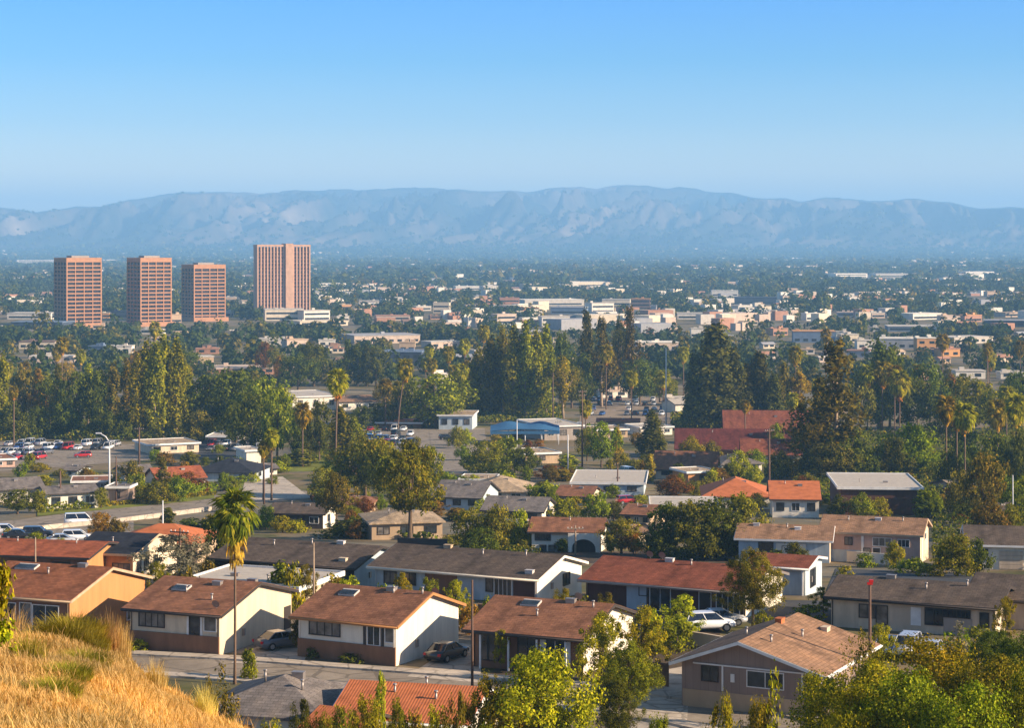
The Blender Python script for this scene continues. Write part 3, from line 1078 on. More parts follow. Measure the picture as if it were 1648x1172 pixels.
def crown_mesh(name, seed, shape, w, h, z0, n_clump, per, leaf, clump_r, irr=0.25, vstretch=1.0, aspect=0.6, droop=0.0):
    """crown w wide, h tall, starting z0 above the base: leaves gathered in clumps"""
    r = np.random.default_rng(seed)
    c, nr = crown_clumps(r, shape, n_clump, irr)
    c = c * np.array([w / 2, w / 2, h]) + np.array([0, 0, z0])
    sizes = clump_r * r.uniform(0.55, 1.35, n_clump)
    cc = np.repeat(c, per, 0)
    nn = np.repeat(nr, per, 0)
    off = unit(r.normal(size=(n_clump * per, 3))) * (r.uniform(0, 1, n_clump * per) ** 0.45)[:, None]
    off *= np.repeat(sizes, per)[:, None] * np.array([1, 1, vstretch])
    if droop:
        off[:, 2] -= droop * r.uniform(0, 1, len(off)) * np.repeat(sizes, per)
    nn = unit(nn * 0.7 + unit(off) * 0.7 + r.normal(size=off.shape) * 0.55)
    v, q = leaf_quads(cc + off, nn, leaf, aspect, r)
    return np_mesh(name, v, q, LEAF['mid']), c


def trunk_mesh(name, seed, h, r0, branches=(), bend=0.15, mat='brown', n=7, split=0):
    r = random.Random(seed)
    m = MB()
    pts, rad = [], []
    bx, by = r.uniform(-bend, bend), r.uniform(-bend, bend)
    for i in range(7):
        s = i / 6
        pts.append((bx * s * s * h * 0.4 + 0.04 * h * r.uniform(-.3, .3) * (0 < i < 6) * bend * 4, by * s * s * h * 0.4, h * s - 0.4 * (i == 0)))
        rad.append(r0 * (1.25 - 1.0 * s) * (1.25 if i == 0 else 1))
    m.tube(pts, rad, n)
    for tgt in branches:
        s = r.uniform(0.35, 0.75)
        p0 = Vector(pts[0]).lerp(Vector(pts[-1]), s)
        i = int(s * 6)
        p0 = Vector(pts[i]).lerp(Vector(pts[i + 1]), s * 6 - i)
        p1 = Vector(tgt)
        mid = p0.lerp(p1, 0.5) + Vector((0, 0, -0.06 * (p1 - p0).length))
        m.tube([p0, mid, p1], [r0 * 0.55 * (1.1 - s), r0 * 0.32, r0 * 0.1], 5)
    return m.mesh(name, BARK[mat])


def far_branches(c, k, seed):
    r = random.Random(seed)
    return [tuple(c[r.randrange(len(c))] * np.array([0.75, 0.75, 0.95])) for _ in range(k)]


# variants: key -> list of (trunk mesh, crown mesh, height, width)
VAR = {}


def variant(key, seed, shape, w, h, z0, n_clump, per, leaf, clump_r, trunk_r=0.2, nb=7, bk='brown', **kw):
    cm, c = crown_mesh('crown', seed, shape, w, h, z0, n_clump, per, leaf, clump_r, **kw)
    tm = trunk_mesh('trunk', seed, z0 + h * 0.72, trunk_r, far_branches(c, nb, seed), mat=bk)
    VAR.setdefault(key, []).append((tm, cm, z0 + h, w))


for s_ in range(4):
    variant('broad', 100 + s_, 'round', 7.0, 6.4, 1.6, 95, 46, 0.20, 0.85, irr=0.35)
for s_ in range(3):
    variant('dome', 120 + s_, 'dome', 7.5, 5.6, 0.7, 95, 46, 0.20, 0.85, irr=0.3)
for s_ in range(3):
    variant('bushy', 130 + s_, 'dome', 3.0, 2.2, 0.05, 34, 42, 0.125, 0.48, 0.06, 3, irr=0.35)
for s_ in range(3):
    variant('poplar', 140 + s_, 'column', 4.2, 19.0, 1.6, 150, 30, 0.30, 0.75, 0.26, 5, 'pale', irr=0.25, vstretch=2.6)
for s_ in range(3):
    variant('cypress', 150 + s_, 'cone', 8.0, 20, 1.0, 190, 32, 0.33, 1.05, 0.4, 4, irr=0.22, vstretch=1.4)
for s_ in range(3):
    variant('gum', 160 + s_, 'wispy', 7.5, 20, 4.0, 100, 34, 0.34, 0.95, 0.34, 9, 'pale', irr=0.5, vstretch=1.7, droop=0.8)
for s_ in range(2):
    variant('slim', 170 + s_, 'column', 1.6, 5.6, 0.1, 60, 34, 0.16, 0.36, 0.07, 2, irr=0.2, vstretch=1.6)
# finer crowns for trees that stand near the camera
for s_ in range(2):
    variant('near', 180 + s_, 'dome', 8.0, 7.6, 2.4, 250, 135, 0.088, 0.62, 0.18, 12, irr=0.4)
for s_ in range(3):
    variant('sapling', 190 + s_, 'round', 4.0, 5.2, 1.0, 90, 110, 0.085, 0.42, 0.09, 10, irr=0.5)
for s_ in range(2):
    variant('sparse', 200 + s_, 'wispy', 3.6, 6.0, 0.4, 60, 40, 0.10, 0.45, 0.06, 16, 'pale', irr=0.7, vstretch=1.5)
variant('openlimb', 210, 'dome', 8.4, 6.6, 3.4, 150, 56, 0.17, 0.75, 0.26, 12, irr=0.45)
for s_ in range(2):
    variant('screen', 220 + s_, 'round', 8.0, 13.0, 0.6, 430, 125, 0.08, 0.66, 0.15, 14, irr=0.5)

TREES = []          # (root, px, base row, height in m, kind word, colour word)
WORD = {'broad': 'round tree', 'dome': 'spreading tree', 'bushy': 'bush', 'poplar': 'slim poplar', 'cypress': 'cypress', 'gum': 'airy gum tree', 'slim': 'narrow shrub',
        'near': 'leafy tree', 'sapling': 'young tree', 'sparse': 'twiggy tree', 'openlimb': 'tree', 'screen': 'tall leafy tree'}
NAME = {'broad': 'broadleaf_tree', 'dome': 'broadleaf_tree', 'bushy': 'bush', 'poplar': 'poplar_tree', 'cypress': 'cypress_tree', 'gum': 'gum_tree', 'slim': 'narrow_shrub',
        'near': 'leafy_tree', 'sapling': 'young_tree', 'sparse': 'twiggy_tree', 'openlimb': 'forked_tree', 'screen': 'leafy_tree'}
CWORD = {'mid': 'green', 'dark': 'dark green', 'lime': 'yellow green', 'olive': 'olive', 'grey': 'grey leafed', 'gold': 'golden', 'rust': 'rusty brown', 'poplar': 'mossy green', 'conifer': 'blackish green', 'drab': 'drab green', 'bright': 'bright green'}
_proto = {}


def tree(kind, px, base, top, wpx, leaf='mid', label=None, d=None, v=None, group=None, z=None):
    """a tree whose base stands at photo row base (or distance d) and reaches row top; wpx wide"""
    if d is None:
        d = d_of_row(base)
    bz = gz(d) if z is None else z
    H = Z_at(top, d) - bz
    W = wpx * d / F
    vs_ = VAR[kind]
    tm, cm, h0, w0 = vs_[(rnd.randrange(len(vs_)) if v is None else v) % len(vs_)]
    far = d > 560
    r = empty(NAME[kind], (X_at(px, d), d, bz), rnd.uniform(0, 6.28))
    t = link('trunk', tm, r)
    c = link('crown', cm, r)
    c.material_slots[0].link = 'OBJECT'
    c.material_slots[0].material = LEAF[leaf]
    r.scale = (W / w0, W / w0, H / h0)
    r['category'] = 'bush' if kind in ('bushy', 'slim') else 'tree'
    if label:
        r['label'] = label
    if group:
        r['group'] = group
    TREES.append((r, px, row_of(d, bz), top, wpx, kind, leaf, d))
    return r


# ---- palms
def frond_verts(r, L, spread, segs, droop):
    """one fan frond along +x: stalk and a fan of narrow leaflets"""
    V, Q = [], []
    st = L * 0.45
    for k in range(segs):
        a = (k / (segs - 1) - 0.5) * spread
        ln = (L - st) * (1 - 0.35 * abs(a / (spread / 2)) ** 2) * r.uniform(0.85, 1.1)
        dx, dy = math.cos(a), math.sin(a)
        w = 0.05 * L
        p0 = np.array([st, 0, 0])
        p1 = p0 + np.array([dx, dy, -0.04]) * ln * 0.55
        p2 = p0 + np.array([dx * 0.95, dy * 0.95, -0.06 - droop * r.uniform(0.6, 1.3)]) * ln
        nx_ = np.array([-dy, dx, 0]) * w
        b = len(V)
        V += [p0 - nx_ * .3, p0 + nx_ * .3, p1 + nx_, p1 - nx_, p2]
        Q += [(b, b + 1, b + 2, b + 3), (b + 3, b + 2, b + 4, b + 4)]
    b = len(V)
    w = 0.014 * L
    V += [np.array([0, -w, 0]), np.array([0, w, 0]), np.array([st * 1.1, w, 0]), np.array([st * 1.1, -w, 0])]
    Q += [(b, b + 1, b + 2, b + 3)]
    return np.array(V), Q


def palm_meshes(seed, L=1.45, n_green=64, n_dead=44, segs=13):
    r = random.Random(seed)
    out = []
    for part, n in (('g', n_green), ('d', n_dead)):
        V, Fc = [], []
        for k in range(n):
            az = k * 2.39996 + r.uniform(-.3, .3)
            if part == 'g':
                el = 1.40 - 2.75 * (k / n) + r.uniform(-.12, .12)
                z = 0.12 * (1 - k / n)
                l_ = L * r.uniform(0.85, 1.12)
                dr = 0.5
            else:
                el = -0.75 - 0.7 * r.random()
                z = -0.12 - 1.5 * (k / n)
                l_ = L * r.uniform(0.6, 0.95) * (1 - 0.45 * k / n)
                dr = 0.15
            v, q = frond_verts(r, l_, 2.3 if part == 'g' else 0.9, segs if part == 'g' else 6, dr)
            # roll, elevate, turn
            ca, sa = math.cos(az), math.sin(az)
            ce, se = math.cos(el), math.sin(el)
            ro = r.uniform(-.6, .6)
            cr, sr = math.cos(ro), math.sin(ro)
            v = np.stack([v[:, 0], v[:, 1] * cr - v[:, 2] * sr, v[:, 1] * sr + v[:, 2] * cr], 1)
            v = np.stack([v[:, 0] * ce - v[:, 2] * se, v[:, 1], v[:, 0] * se + v[:, 2] * ce], 1)
            v = np.stack([v[:, 0] * ca - v[:, 1] * sa + 0.1 * ca, v[:, 0] * sa + v[:, 1] * ca + 0.1 * sa, v[:, 2] + z], 1)
            b = len(V)
            V.extend(v.tolist())
            for f in q:
                f = tuple(b + i for i in f)
                Fc.append(f[:3] if f[2] == f[3] else f)
        me = bpy.data.meshes.new('crown' if part == 'g' else 'dead_fronds')
        me.from_pydata(V, [], Fc)
        me.materials.append(LEAF['palm' if part == 'g' else 'skirt'])
        out.append(me)
    return out


PALMV = [palm_meshes(300 + k) for k in range(4)]


def palm(px, base, top, wpx, label=None, d=None, lean=0.0, group=None, v=None, thick=0.16, skirt=1.0):
    if d is None:
        d = d_of_row(base)
    bz = gz(d)
    W = wpx * d / F
    s = W / 2.9
    H = Z_at(top, d) - bz - 1.3 * s
    r = empty('fan_palm', (X_at(px, d), d, bz), 0)
    m = MB()
    ln = lean * d / F
    pts, rad = [], []
    for i in range(8):
        t = i / 7
        pts.append((ln * t ** 1.5, 0.15 * math.sin(2.5 * t), H * t - 0.3 * (i == 0)))
        rad.append(thick * (1.35 if i == 0 else 1.0 - 0.25 * t))
    m.tube(pts, rad, 7)
    m.build('trunk', BARK['palm'], r)
    g, dd = PALMV[(rnd.randrange(4) if v is None else v)]
    for nm, me in (('crown', g), ('dead_fronds', dd)):
        if nm == 'dead_fronds' and skirt <= 0:
            continue
        o = link(nm, me, r)
        o.location = (ln, 0.15 * math.sin(2.5), H)
        if nm == 'crown' and d > 250:
            o.material_slots[0].link = 'OBJECT'
            o.material_slots[0].material = LEAF['palmgold']
        o.rotation_euler = (0, 0, rnd.uniform(0, 6.28))
        o.scale = (s, s, s * (skirt if nm == 'dead_fronds' else 1.3))
    r['category'] = 'palm tree'
    if label:
        r['label'] = label
    if group:
        r['group'] = group
    TREES.append((r, px + lean, row_of(d), top, wpx, 'palm', 'palm', d))
    return r


# ---- hero plants, nearest first
tree('near', 868, 0, 1045, 235, 'lime', 'big yellow green leafy tree at the bottom edge, before the shaded porch house', d=113, v=0)
tree('near', 790, 0, 1090, 120, 'lime', 'lower yellow green tree beside the orange roofed house, left of the big leafy tree', d=112, v=1)
tree('sapling', 968, 0, 988, 74, 'lime', 'thin yellow green sapling at the corner of the shaded porch house', d=152, v=0)
tree('sapling', 1034, 0, 976, 66, 'lime', 'upright leafy sapling between the shaded porch house and the driveway house', d=157, v=1)
tree('near', 1012, 0, 1032, 100, 'mid', 'broad green tree over the curved driveway', d=146, v=1)
tree('near', 990, 0, 1092, 76, 'dark', 'low dark green tree at the mouth of the curved driveway', d=137, v=0)
tree('sapling', 1096, 0, 962, 64, 'lime', 'small round yellow green tree left of the parked silver car', d=176, v=2)
tree('near', 1212, 0, 884, 100, 'olive', 'round autumn tree with yellow orange leaves, at the end of the red roofed house', d=183, v=1)
tree('screen', 1395, 0, 1072, 215, 'lime', 'broad yellow green tree below the driveway house roof, left part of the right thicket', d=104, v=0)
tree('screen', 1500, 0, 1040, 230, 'lime', 'bushy yellow green tree in the right thicket, below the silver parked cars', d=108, v=1)
tree('screen', 1600, 0, 1062, 210, 'mid', 'deep green tree in the right thicket, topmost near the bottom right corner', d=104, v=0)
tree('screen', 1330, 0, 1098, 150, 'mid', 'dark leafy tree against the wall of the driveway house', d=110, v=1)
tree('screen', 1450, 0, 1095, 230, 'mid', 'lower green tree in the front of the right thicket', d=92, v=1)
tree('screen', 1560, 0, 1108, 230, 'mid', 'lower green tree at the bottom right, before the deep green one', d=90, v=0)
tree('screen', 1372, 0, 1122, 150, 'lime', 'low yellow bush in front of the right thicket, left end', d=92, v=0)
tree('screen', 1660, 0, 1020, 140, 'dark', 'dark green tree cut by the right edge, beyond the thicket', d=122, v=0)
tree('screen', 1655, 0, 1085, 150, 'mid', 'green tree filling the bottom right corner', d=94, v=1)
tree('sparse', 1246, 0, 1085, 84, 'lime', 'twiggy yellow leafed tree before the tan garage level', d=96, v=0)
tree('near', 1165, 0, 1128, 110, 'lime', 'low sparse yellow leafed bush at the bottom edge before the driveway', d=94, v=1)
tree('sparse', 1385, 0, 1010, 60, 'olive', 'feathery olive tree at the back corner of the driveway house', d=140, v=1)
tree('sparse', 1545, 0, 1003, 80, 'grey', 'grey twiggy shrub before the beige house with long roof', d=150, v=0)
tree('near', 1600, 0, 1012, 90, 'dark', 'dark green tree before the right end of the beige house', d=150, v=0)
tree('sparse', 357, 0, 1072, 66, 'olive', 'half bare brown green tree beside the foot of the fan palm', d=126, v=0)
tree('sparse', 335, 0, 1085, 40, 'olive', 'small half bare tree at the rim of the dry hillside', d=128, v=1)
tree('sapling', 484, 0, 1128, 46, 'dark', 'dark green shrub between the dark grey roof and orange roof', d=118, v=1)
tree('near', 590, 0, 1122, 92, 'lime', 'leafy bush before the orange roof, at the bottom edge', d=112, v=1)
tree('sapling', 612, 0, 1092, 26, 'lime', 'slender yellow shoot standing against the orange tile roof', d=120, v=2)
tree('sapling', 660, 0, 1148, 60, 'gold', 'golden bush below the orange tile roof at the bottom edge', d=110, v=0)
tree('sapling', 545, 0, 1148, 56, 'mid', 'green bush at the bottom edge left of the orange roof', d=110, v=2)
tree('bushy', -12, 0, 900, 84, 'lime', 'tall yellow green bush at the left edge, on the crest of the dry hillside', d=41, v=0, z=hill_z(X_at(-12, 41), 41) - .05)
tree('bushy', -14, 0, 1000, 104, 'lime', 'wide yellow green bush at the left edge, low on the dry grass slope', d=33, v=1, z=hill_z(X_at(-14, 33), 33) - .3)
palm(378, 0, 795, 80, 'tall fan palm with golden dead fronds, rising between the two cream houses', d=158, v=0, thick=0.11, skirt=1.5)
for k_, px_, top_, w_, lf_, lab_ in [
    ('near', 515, 1150, 90, 'mid', 'wide green bush at the bottom edge below the small orange wing'), ('near', 705, 1140, 100, 'lime', 'wide yellow green bush at the bottom edge before the orange roof, right part'),
    ('near', 640, 1128, 70, 'mid', 'green bush at the bottom edge in the middle of the orange roof'), ('sapling', 735, 1118, 50, 'olive', 'olive shrub at the right end of the orange tile roof'),
    ('near', 440, 1158, 80, 'lime', 'low yellow bush at the bottom edge where the dry slope ends'), ('near', 1060, 1148, 80, 'mid', 'green bush at the bottom edge on the curved driveway mouth'),
    ('near', 1225, 1120, 90, 'lime', 'leafy yellow bush at the bottom edge before the tan garage level')]:
    tree(k_, px_, 0, top_, w_, lf_, lab_, d=104)
for k_, px_, d_, top_, w_, lf_, lab_ in [
    ('sapling', 905, 176, 948, 40, 'lime', 'yellow green tree behind the shaded porch house, left of the red roofed house'), ('bushy', 930, 178, 965, 60, 'mid', 'green shrubs between the shaded porch house and the red roofed house'),
    ('sapling', 975, 176, 955, 36, 'olive', 'olive tree behind the ridge of the shaded porch house'), ('bushy', 1050, 172, 985, 50, 'lime', 'yellow hedge below the red roofed house porch'),
    ('sapling', 690, 183, 930, 34, 'mid', 'green tree at the back of the white gabled house'), ('bushy', 620, 187, 945, 50, 'mid', 'green shrubs behind the ridge of the white gabled house'),
    ('bushy', 1300, 186, 975, 60, 'mid', 'green shrubs left of the beige house with long roof'), ('sapling', 1325, 190, 945, 36, 'dark', 'dark tree at the left end of the beige house'),
    ('sapling', 255, 188, 905, 40, 'mid', 'green tree behind the orange gable house'), ('bushy', 300, 186, 918, 50, 'olive', 'olive shrubs behind the cream house ridge'),
    ('sapling', 1420, 160, 1005, 44, 'lime', 'young yellow green tree right of the red tipped pole'), ('bushy', 1540, 158, 1020, 70, 'mid', 'round green shrub before the beige house, right of the grey parked car'),
    ('bushy', 400, 160, 1048, 36, 'mid', 'low shrub at the foot of the fan palm by the driveway'), ('sapling', 480, 172, 985, 30, 'dark', 'bare looking dark shrub against the cream gable')]:
    tree(k_, px_, 0, top_, w_, lf_, lab_, d=d_)
# gardens of the front rows
for a in [('bushy', 505, 0, 1042, 26, 'dark', 'small dark bush at the left corner of the white house with brown base', 169.0),
          ('bushy', 445, 0, 1048, 30, 'mid', 'low green bush by the black car in the driveway', 176),
          ('bushy', 222, 0, 1030, 34, 'lime', 'yellow green bush at the left corner of the cream house', 172),
          ('bushy', 565, 0, 1052, 48, 'dark', 'low dark planting along the brown base of the white house', 167.2),
          ('sapling', 806, 0, 1014, 24, 'lime', 'small potted looking tree at the shaded porch', 163.5),
          ('bushy', 880, 0, 1060, 60, 'dark', 'dark bush below the shaded porch', 158),
          ('slim', 452, 0, 905, 34, 'mid', 'upright garden tree left of the low garden hedge, behind the cream house', 193),
          ('bushy', 470, 0, 912, 40, 'lime', 'bright garden bush behind the cream house', 190),
          ('sapling', 494, 0, 912, 38, 'olive', 'small olive tree behind the cream house gable', 191),
          ('bushy', 530, 0, 926, 60, 'lime', 'clipped garden hedge in front of the pale blue gable', 196),
          ('bushy', 565, 0, 930, 54, 'lime', 'yellow hedge bush below the pale blue gable', 195),
          ('sapling', 646, 0, 922, 30, 'lime', 'yellow green shrub against the pale wall of the charcoal roofed house', 192),
          ('sapling', 735, 0, 934, 34, 'lime', 'yellow shrub in the middle of the charcoal roofed house wall', 186),
          ('bushy', 752, 0, 972, 44, 'gold', 'golden hedge behind the white lit gable', 180),
          ('bushy', 785, 0, 962, 36, 'mid', 'green hedge by the back of the shaded porch house', 182),
          ('bushy', 1090, 0, 1000, 60, 'mid', 'green hedge beneath the small round tree', 172),
          ('bushy', 1228, 0, 985, 40, 'mid', 'green bush at the foot of the round autumn tree', 180),
          ('sapling', 1618, 0, 962, 34, 'lime', 'small shrub on the end of the beige house', 174),
          ('bushy', 1355, 0, 1025, 40, 'gold', 'golden bush behind the driveway house roof', 160),
          ('bushy', 1575, 0, 1010, 50, 'mid', 'green shrub at the right end of the beige house wall', 170),
          ('sapling', 290, 0, 860, 105, 'grey', 'grey leafed spreading tree beside the navy blue roof', 212),
          ('bushy', 335, 0, 905, 40, 'olive', 'olive bush at the foot of the grey leafed tree', 207),
          ('broad', 362, 0, 822, 70, 'dark', 'dark tree standing behind the fan palm crown', 226),
          ]:
    tree(a[0], a[1], a[2], a[3], a[4], a[5], a[6], d=a[7])

# ================================================================== streets, pavements, lots
def ground_sheet_mat(name, col, var=0.18, patch=0.25, crack=0):
    t = NT(name)
    v = t.coord()
    a = t.noise(v, 0.25, 6, 0.65)
    b = t.noise(v, 3.0, 4, 0.7)
    c = t.ramp(a, [(0.3, mul(col, 1 - patch)), (0.5, col), (0.7, mul(col, 1 + patch))])
    c = t.mix(0.6, c, t.ramp(b, [(0.3, (1 - var,) * 3), (0.7, (1 + var,) * 3)]), 'MULTIPLY')
    if crack:
        vo = t.n('TexVoronoi')
        vo.feature = 'DISTANCE_TO_EDGE'
        vo.inputs['Scale'].default_value = crack
        wv = t.n('MixRGB') if False else None
        t.l(v, vo.inputs['Vector'])
        ln = t.math('LESS_THAN', vo.outputs['Distance'], 0.035)
        c = t.mix(t.math('MULTIPLY', ln, 0.55), c, mul(col, 0.35))
        oil = t.noise(v, 0.7, 2)
        c = t.mix(t.ramp(oil, [(0.64, (0, 0, 0)), (0.72, (0.6, 0.6, 0.6))]), c, mul(col, 0.4))
    t.l(c, t.b.inputs['Base Color'])
    t.b.inputs['Roughness'].default_value = 0.9
    t.b.inputs['Specular IOR Level'].default_value = 0.15
    return t.m


ASPH = ground_sheet_mat('asphalt', (0.26, 0.215, 0.165), crack=0.28)
ASPH_SHADE = ground_sheet_mat('asphalt_shaded', (0.065, 0.066, 0.070))  # asphalt with the shade over street and lot painted into its colour
CONC = ground_sheet_mat('concrete', (0.46, 0.39, 0.31), crack=0.45)
LAWN = ground_sheet_mat('lawn_grass', (0.16, 0.17, 0.022), 0.25, 0.35)
DIRT = ground_sheet_mat('garden_soil', (0.085, 0.062, 0.042), 0.3, 0.35)
PLOT = ground_sheet_mat('plot_ground', (0.26, 0.20, 0.14), 0.3, 0.4)


def ribbon(name, pts, width, mat, off=0.05, kerb=None):
    """a road following ground points; pts are (x, y)"""
    P = []
    for (x0, y0), (x1, y1) in zip(pts[:-1], pts[1:]):
        n = max(2, int(math.hypot(x1 - x0, y1 - y0) / 4))
        for k in range(n):
            P.append((x0 + (x1 - x0) * k / n, y0 + (y1 - y0) * k / n))
    P.append(pts[-1])
    m = MB()
    L, Rr = [], []
    for i, (x, y) in enumerate(P):
        xa, ya = P[max(0, i - 1)]
        xb, yb = P[min(len(P) - 1, i + 1)]
        dx, dy = xb - xa, yb - ya
        l_ = math.hypot(dx, dy)
        nx_, ny_ = -dy / l_, dx / l_
        L.append((x + nx_ * width / 2, y + ny_ * width / 2))
        Rr.append((x - nx_ * width / 2, y - ny_ * width / 2))
    cols = 5
    V = []
    for a, b in zip(L, Rr):
        for k in range(cols):
            x, y = a[0] + (b[0] - a[0]) * k / (cols - 1), a[1] + (b[1] - a[1]) * k / (cols - 1)
            V.append((x, y, gz(y) + off))
    Fs = []
    for i in range(len(P) - 1):
        for k in range(cols - 1):
            q = i * cols + k
            Fs.append((q, q + cols, q + cols + 1, q + 1))
    m.add(V, Fs)
    o = m.build(name, mat)
    tag(o, kind='structure')
    return L, Rr


def kerbwalk(name, line, width, mat, off=0.17):
    """raised pavement along one edge of a road"""
    m = MB()
    n = len(line)
    V = []
    for i, (x, y) in enumerate(line):
        xa, ya = line[max(0, i - 1)]
        xb, yb = line[min(n - 1, i + 1)]
        dx, dy = xb - xa, yb - ya
        l_ = math.hypot(dx, dy)
        nx_, ny_ = -dy / l_ * width, dx / l_ * width
        V += [(x, y, gz(y) - 0.1), (x, y, gz(y) + off), (x + nx_, y + ny_, gz(y + ny_) + off), (x + nx_, y + ny_, gz(y + ny_) - 0.1)]
    Fs = []
    for i in range(n - 1):
        a, b = i * 4, i * 4 + 4
        for k in range(3):
            Fs.append((a + k, b + k, b + k + 1, a + k + 1))
    m.add(V, Fs)
    tag(m.build(name, mat), kind='structure')


def patch(name, corners, mat, off=0.07, n=14):
    """a paved or planted area between four (px, row) corners"""
    c = [gp(*q) for q in corners]
    V = []
    for j in range(n + 1):
        for i in range(n + 1):
            u, v = i / n, j / n
            p = c[0] * (1 - u) * (1 - v) + c[1] * u * (1 - v) + c[2] * u * v + c[3] * (1 - u) * v
            V.append((p.x, p.y, gz(p.y) + off))
    Fs = [(j * (n + 1) + i, j * (n + 1) + i + 1, (j + 1) * (n + 1) + i + 1, (j + 1) * (n + 1) + i) for j in range(n) for i in range(n)]
    m = MB()
    m.add(V, Fs)
    return tag(m.build(name, mat), kind='structure')


st = [(-70, 174), (-44, 170), (-24, 164.8), (-10, 159.5), (4, 154), (14, 147), (22, 138), (26, 128)]
L_, R_ = ribbon('street', st, 6.4, ASPH, 0.02)
kerbwalk('pavement', L_, 1.5, CONC)
kerbwalk('pavement', list(reversed(R_)), 1.5, CONC)
m_ = MB()
patch('driveway', [(372, 1068), (486, 1072), (512, 1018), (470, 1006)], CONC, 0.03)
patch('driveway', [(655, 1090), (772, 1100), (778, 1040), (735, 1036)], CONC, 0.03)
patch('driveway', [(1000, 1180), (1105, 1172), (1112, 1072), (1062, 1080)], CONC, 0.03)
patch('yard', [(300, 1050), (760, 1064), (900, 985), (380, 965)], PLOT, 0.008)
patch('yard', [(760, 1110), (1100, 1120), (1180, 985), (900, 985)], DIRT, 0.008)
pts_ = [(-62, 860), (60, 848), (180, 830), (300, 812), (420, 801), (520, 793)]
ribbon('boulevard', [tuple(gp(*p)[:2]) for p in pts_], 20, ASPH, 0.06)
patch('car_park', [(-80, 888), (215, 872), (215, 826), (-80, 846)], ASPH, 0.10)
patch('lawn', [(60, 832), (345, 803), (345, 796), (60, 822)], LAWN, 0.09)
patch('street_end', [(385, 808), (500, 802), (455, 768), (395, 772)], CONC, 0.09)
patch('lawn', [(385, 762), (545, 758), (545, 738), (400, 738)], LAWN, 0.05)
patch('lawn', [(350, 790), (412, 786), (415, 774), (380, 776)], LAWN, 0.05)
patch('car_park', [(-80, 765), (250, 740), (250, 716), (-80, 712)], ASPH, 0.05)
patch('car_park', [(320, 738), (425, 738), (425, 706), (320, 706)], ASPH_SHADE, 0.05)
patch('car_park', [(575, 724), (720, 724), (720, 688), (585, 688)], ASPH, 0.05)
patch('car_park', [(700, 765), (790, 762), (780, 690), (690, 690)], ASPH, 0.08)
patch('car_park', [(930, 690), (1100, 690), (1085, 634), (940, 634)], PLOT, 0.05)
patch('street', [(1330, 952), (1640, 952), (1620, 926), (1345, 916)], ASPH_SHADE, 0.04)
patch('street', [(1180, 1000), (1345, 1000), (1345, 968), (1200, 966)], ASPH_SHADE, 0.03)
patch('yard', [(850, 905), (1200, 912), (1180, 890), (860, 886)], DIRT, 0.03)

# ================================================================== vehicles
TYRE = paint('tyre_rubber', (0.015, 0.015, 0.016), 0.8)
RIM = paint('wheel_rim', (0.42, 0.42, 0.43), 0.35, metal=0.8)
CGLASS = glass('car_glass', (0.012, 0.014, 0.017), 0.06)
HEAD = paint('headlight_lens', (0.75, 0.75, 0.72), 0.15)
TAIL = paint('taillight_lens', (0.45, 0.012, 0.015), 0.2)


def carpaint(name, col):
    if name in MATS:
        return MATS[name]
    t = NT(name)
    nz = t.noise(t.coord(), 1.1, 3)
    t.l(t.ramp(nz, [(0.3, mul(col, 0.9)), (0.7, mul(col, 1.05))]), t.b.inputs['Base Color'])
    t.b.inputs['Roughness'].default_value = 0.3
    t.b.inputs['Coat Weight'].default_value = 0.6
    t.b.inputs['Coat Roughness'].default_value = 0.08
    MATS[name] = t.m
    return t.m


PAINT = {'white': carpaint('car_white', (0.78, 0.78, 0.77)), 'silver': carpaint('car_silver', (0.42, 0.43, 0.45)), 'black': carpaint('car_black', (0.014, 0.014, 0.016)),
         'grey': carpaint('car_grey', (0.13, 0.13, 0.14)), 'blue': carpaint('car_blue', (0.03, 0.09, 0.28)), 'red': carpaint('car_red', (0.42, 0.02, 0.02)), 'tan': carpaint('car_tan', (0.40, 0.33, 0.24))}
# stations: x, half width, underside, shoulder, top of body
SHAPE = {
    'sedan': dict(body=[(-2.3, .70, .42, .62, .78), (-2.2, .84, .30, .66, .90), (-1.3, .90, .24, .68, .95), (0, .91, .24, .68, .93), (1.0, .90, .24, .66, .92), (1.7, .87, .26, .60, .80), (2.2, .80, .30, .55, .68), (2.33, .66, .40, .50, .58)],
                  cab=[(-1.75, -1.0), (0.25, 1.15)], roof=1.45, wb=1.38, wr=.33),
    'suv': dict(body=[(-2.3, .78, .48, .75, .95), (-2.22, .90, .36, .78, 1.06), (-1.2, .94, .32, .80, 1.10), (0, .95, .32, .80, 1.08), (1.0, .94, .32, .78, 1.06), (1.7, .92, .34, .74, 1.0), (2.2, .86, .38, .66, .86), (2.33, .74, .46, .6, .70)],
                cab=[(-2.2, -1.95), (0.45, 1.25)], roof=1.72, wb=1.4, wr=.38),
    'van': dict(body=[(-2.5, .86, .46, .75, 1.0), (-2.45, .95, .36, .78, 1.15), (-1.2, .97, .32, .8, 1.18), (0, .97, .32, .8, 1.16), (1.2, .96, .32, .78, 1.12), (1.9, .93, .34, .74, 1.0), (2.4, .86, .38, .66, .86), (2.5, .76, .46, .6, .72)],
                cab=[(-2.42, -2.3), (0.9, 1.75)], roof=2.05, wb=1.5, wr=.36),
}


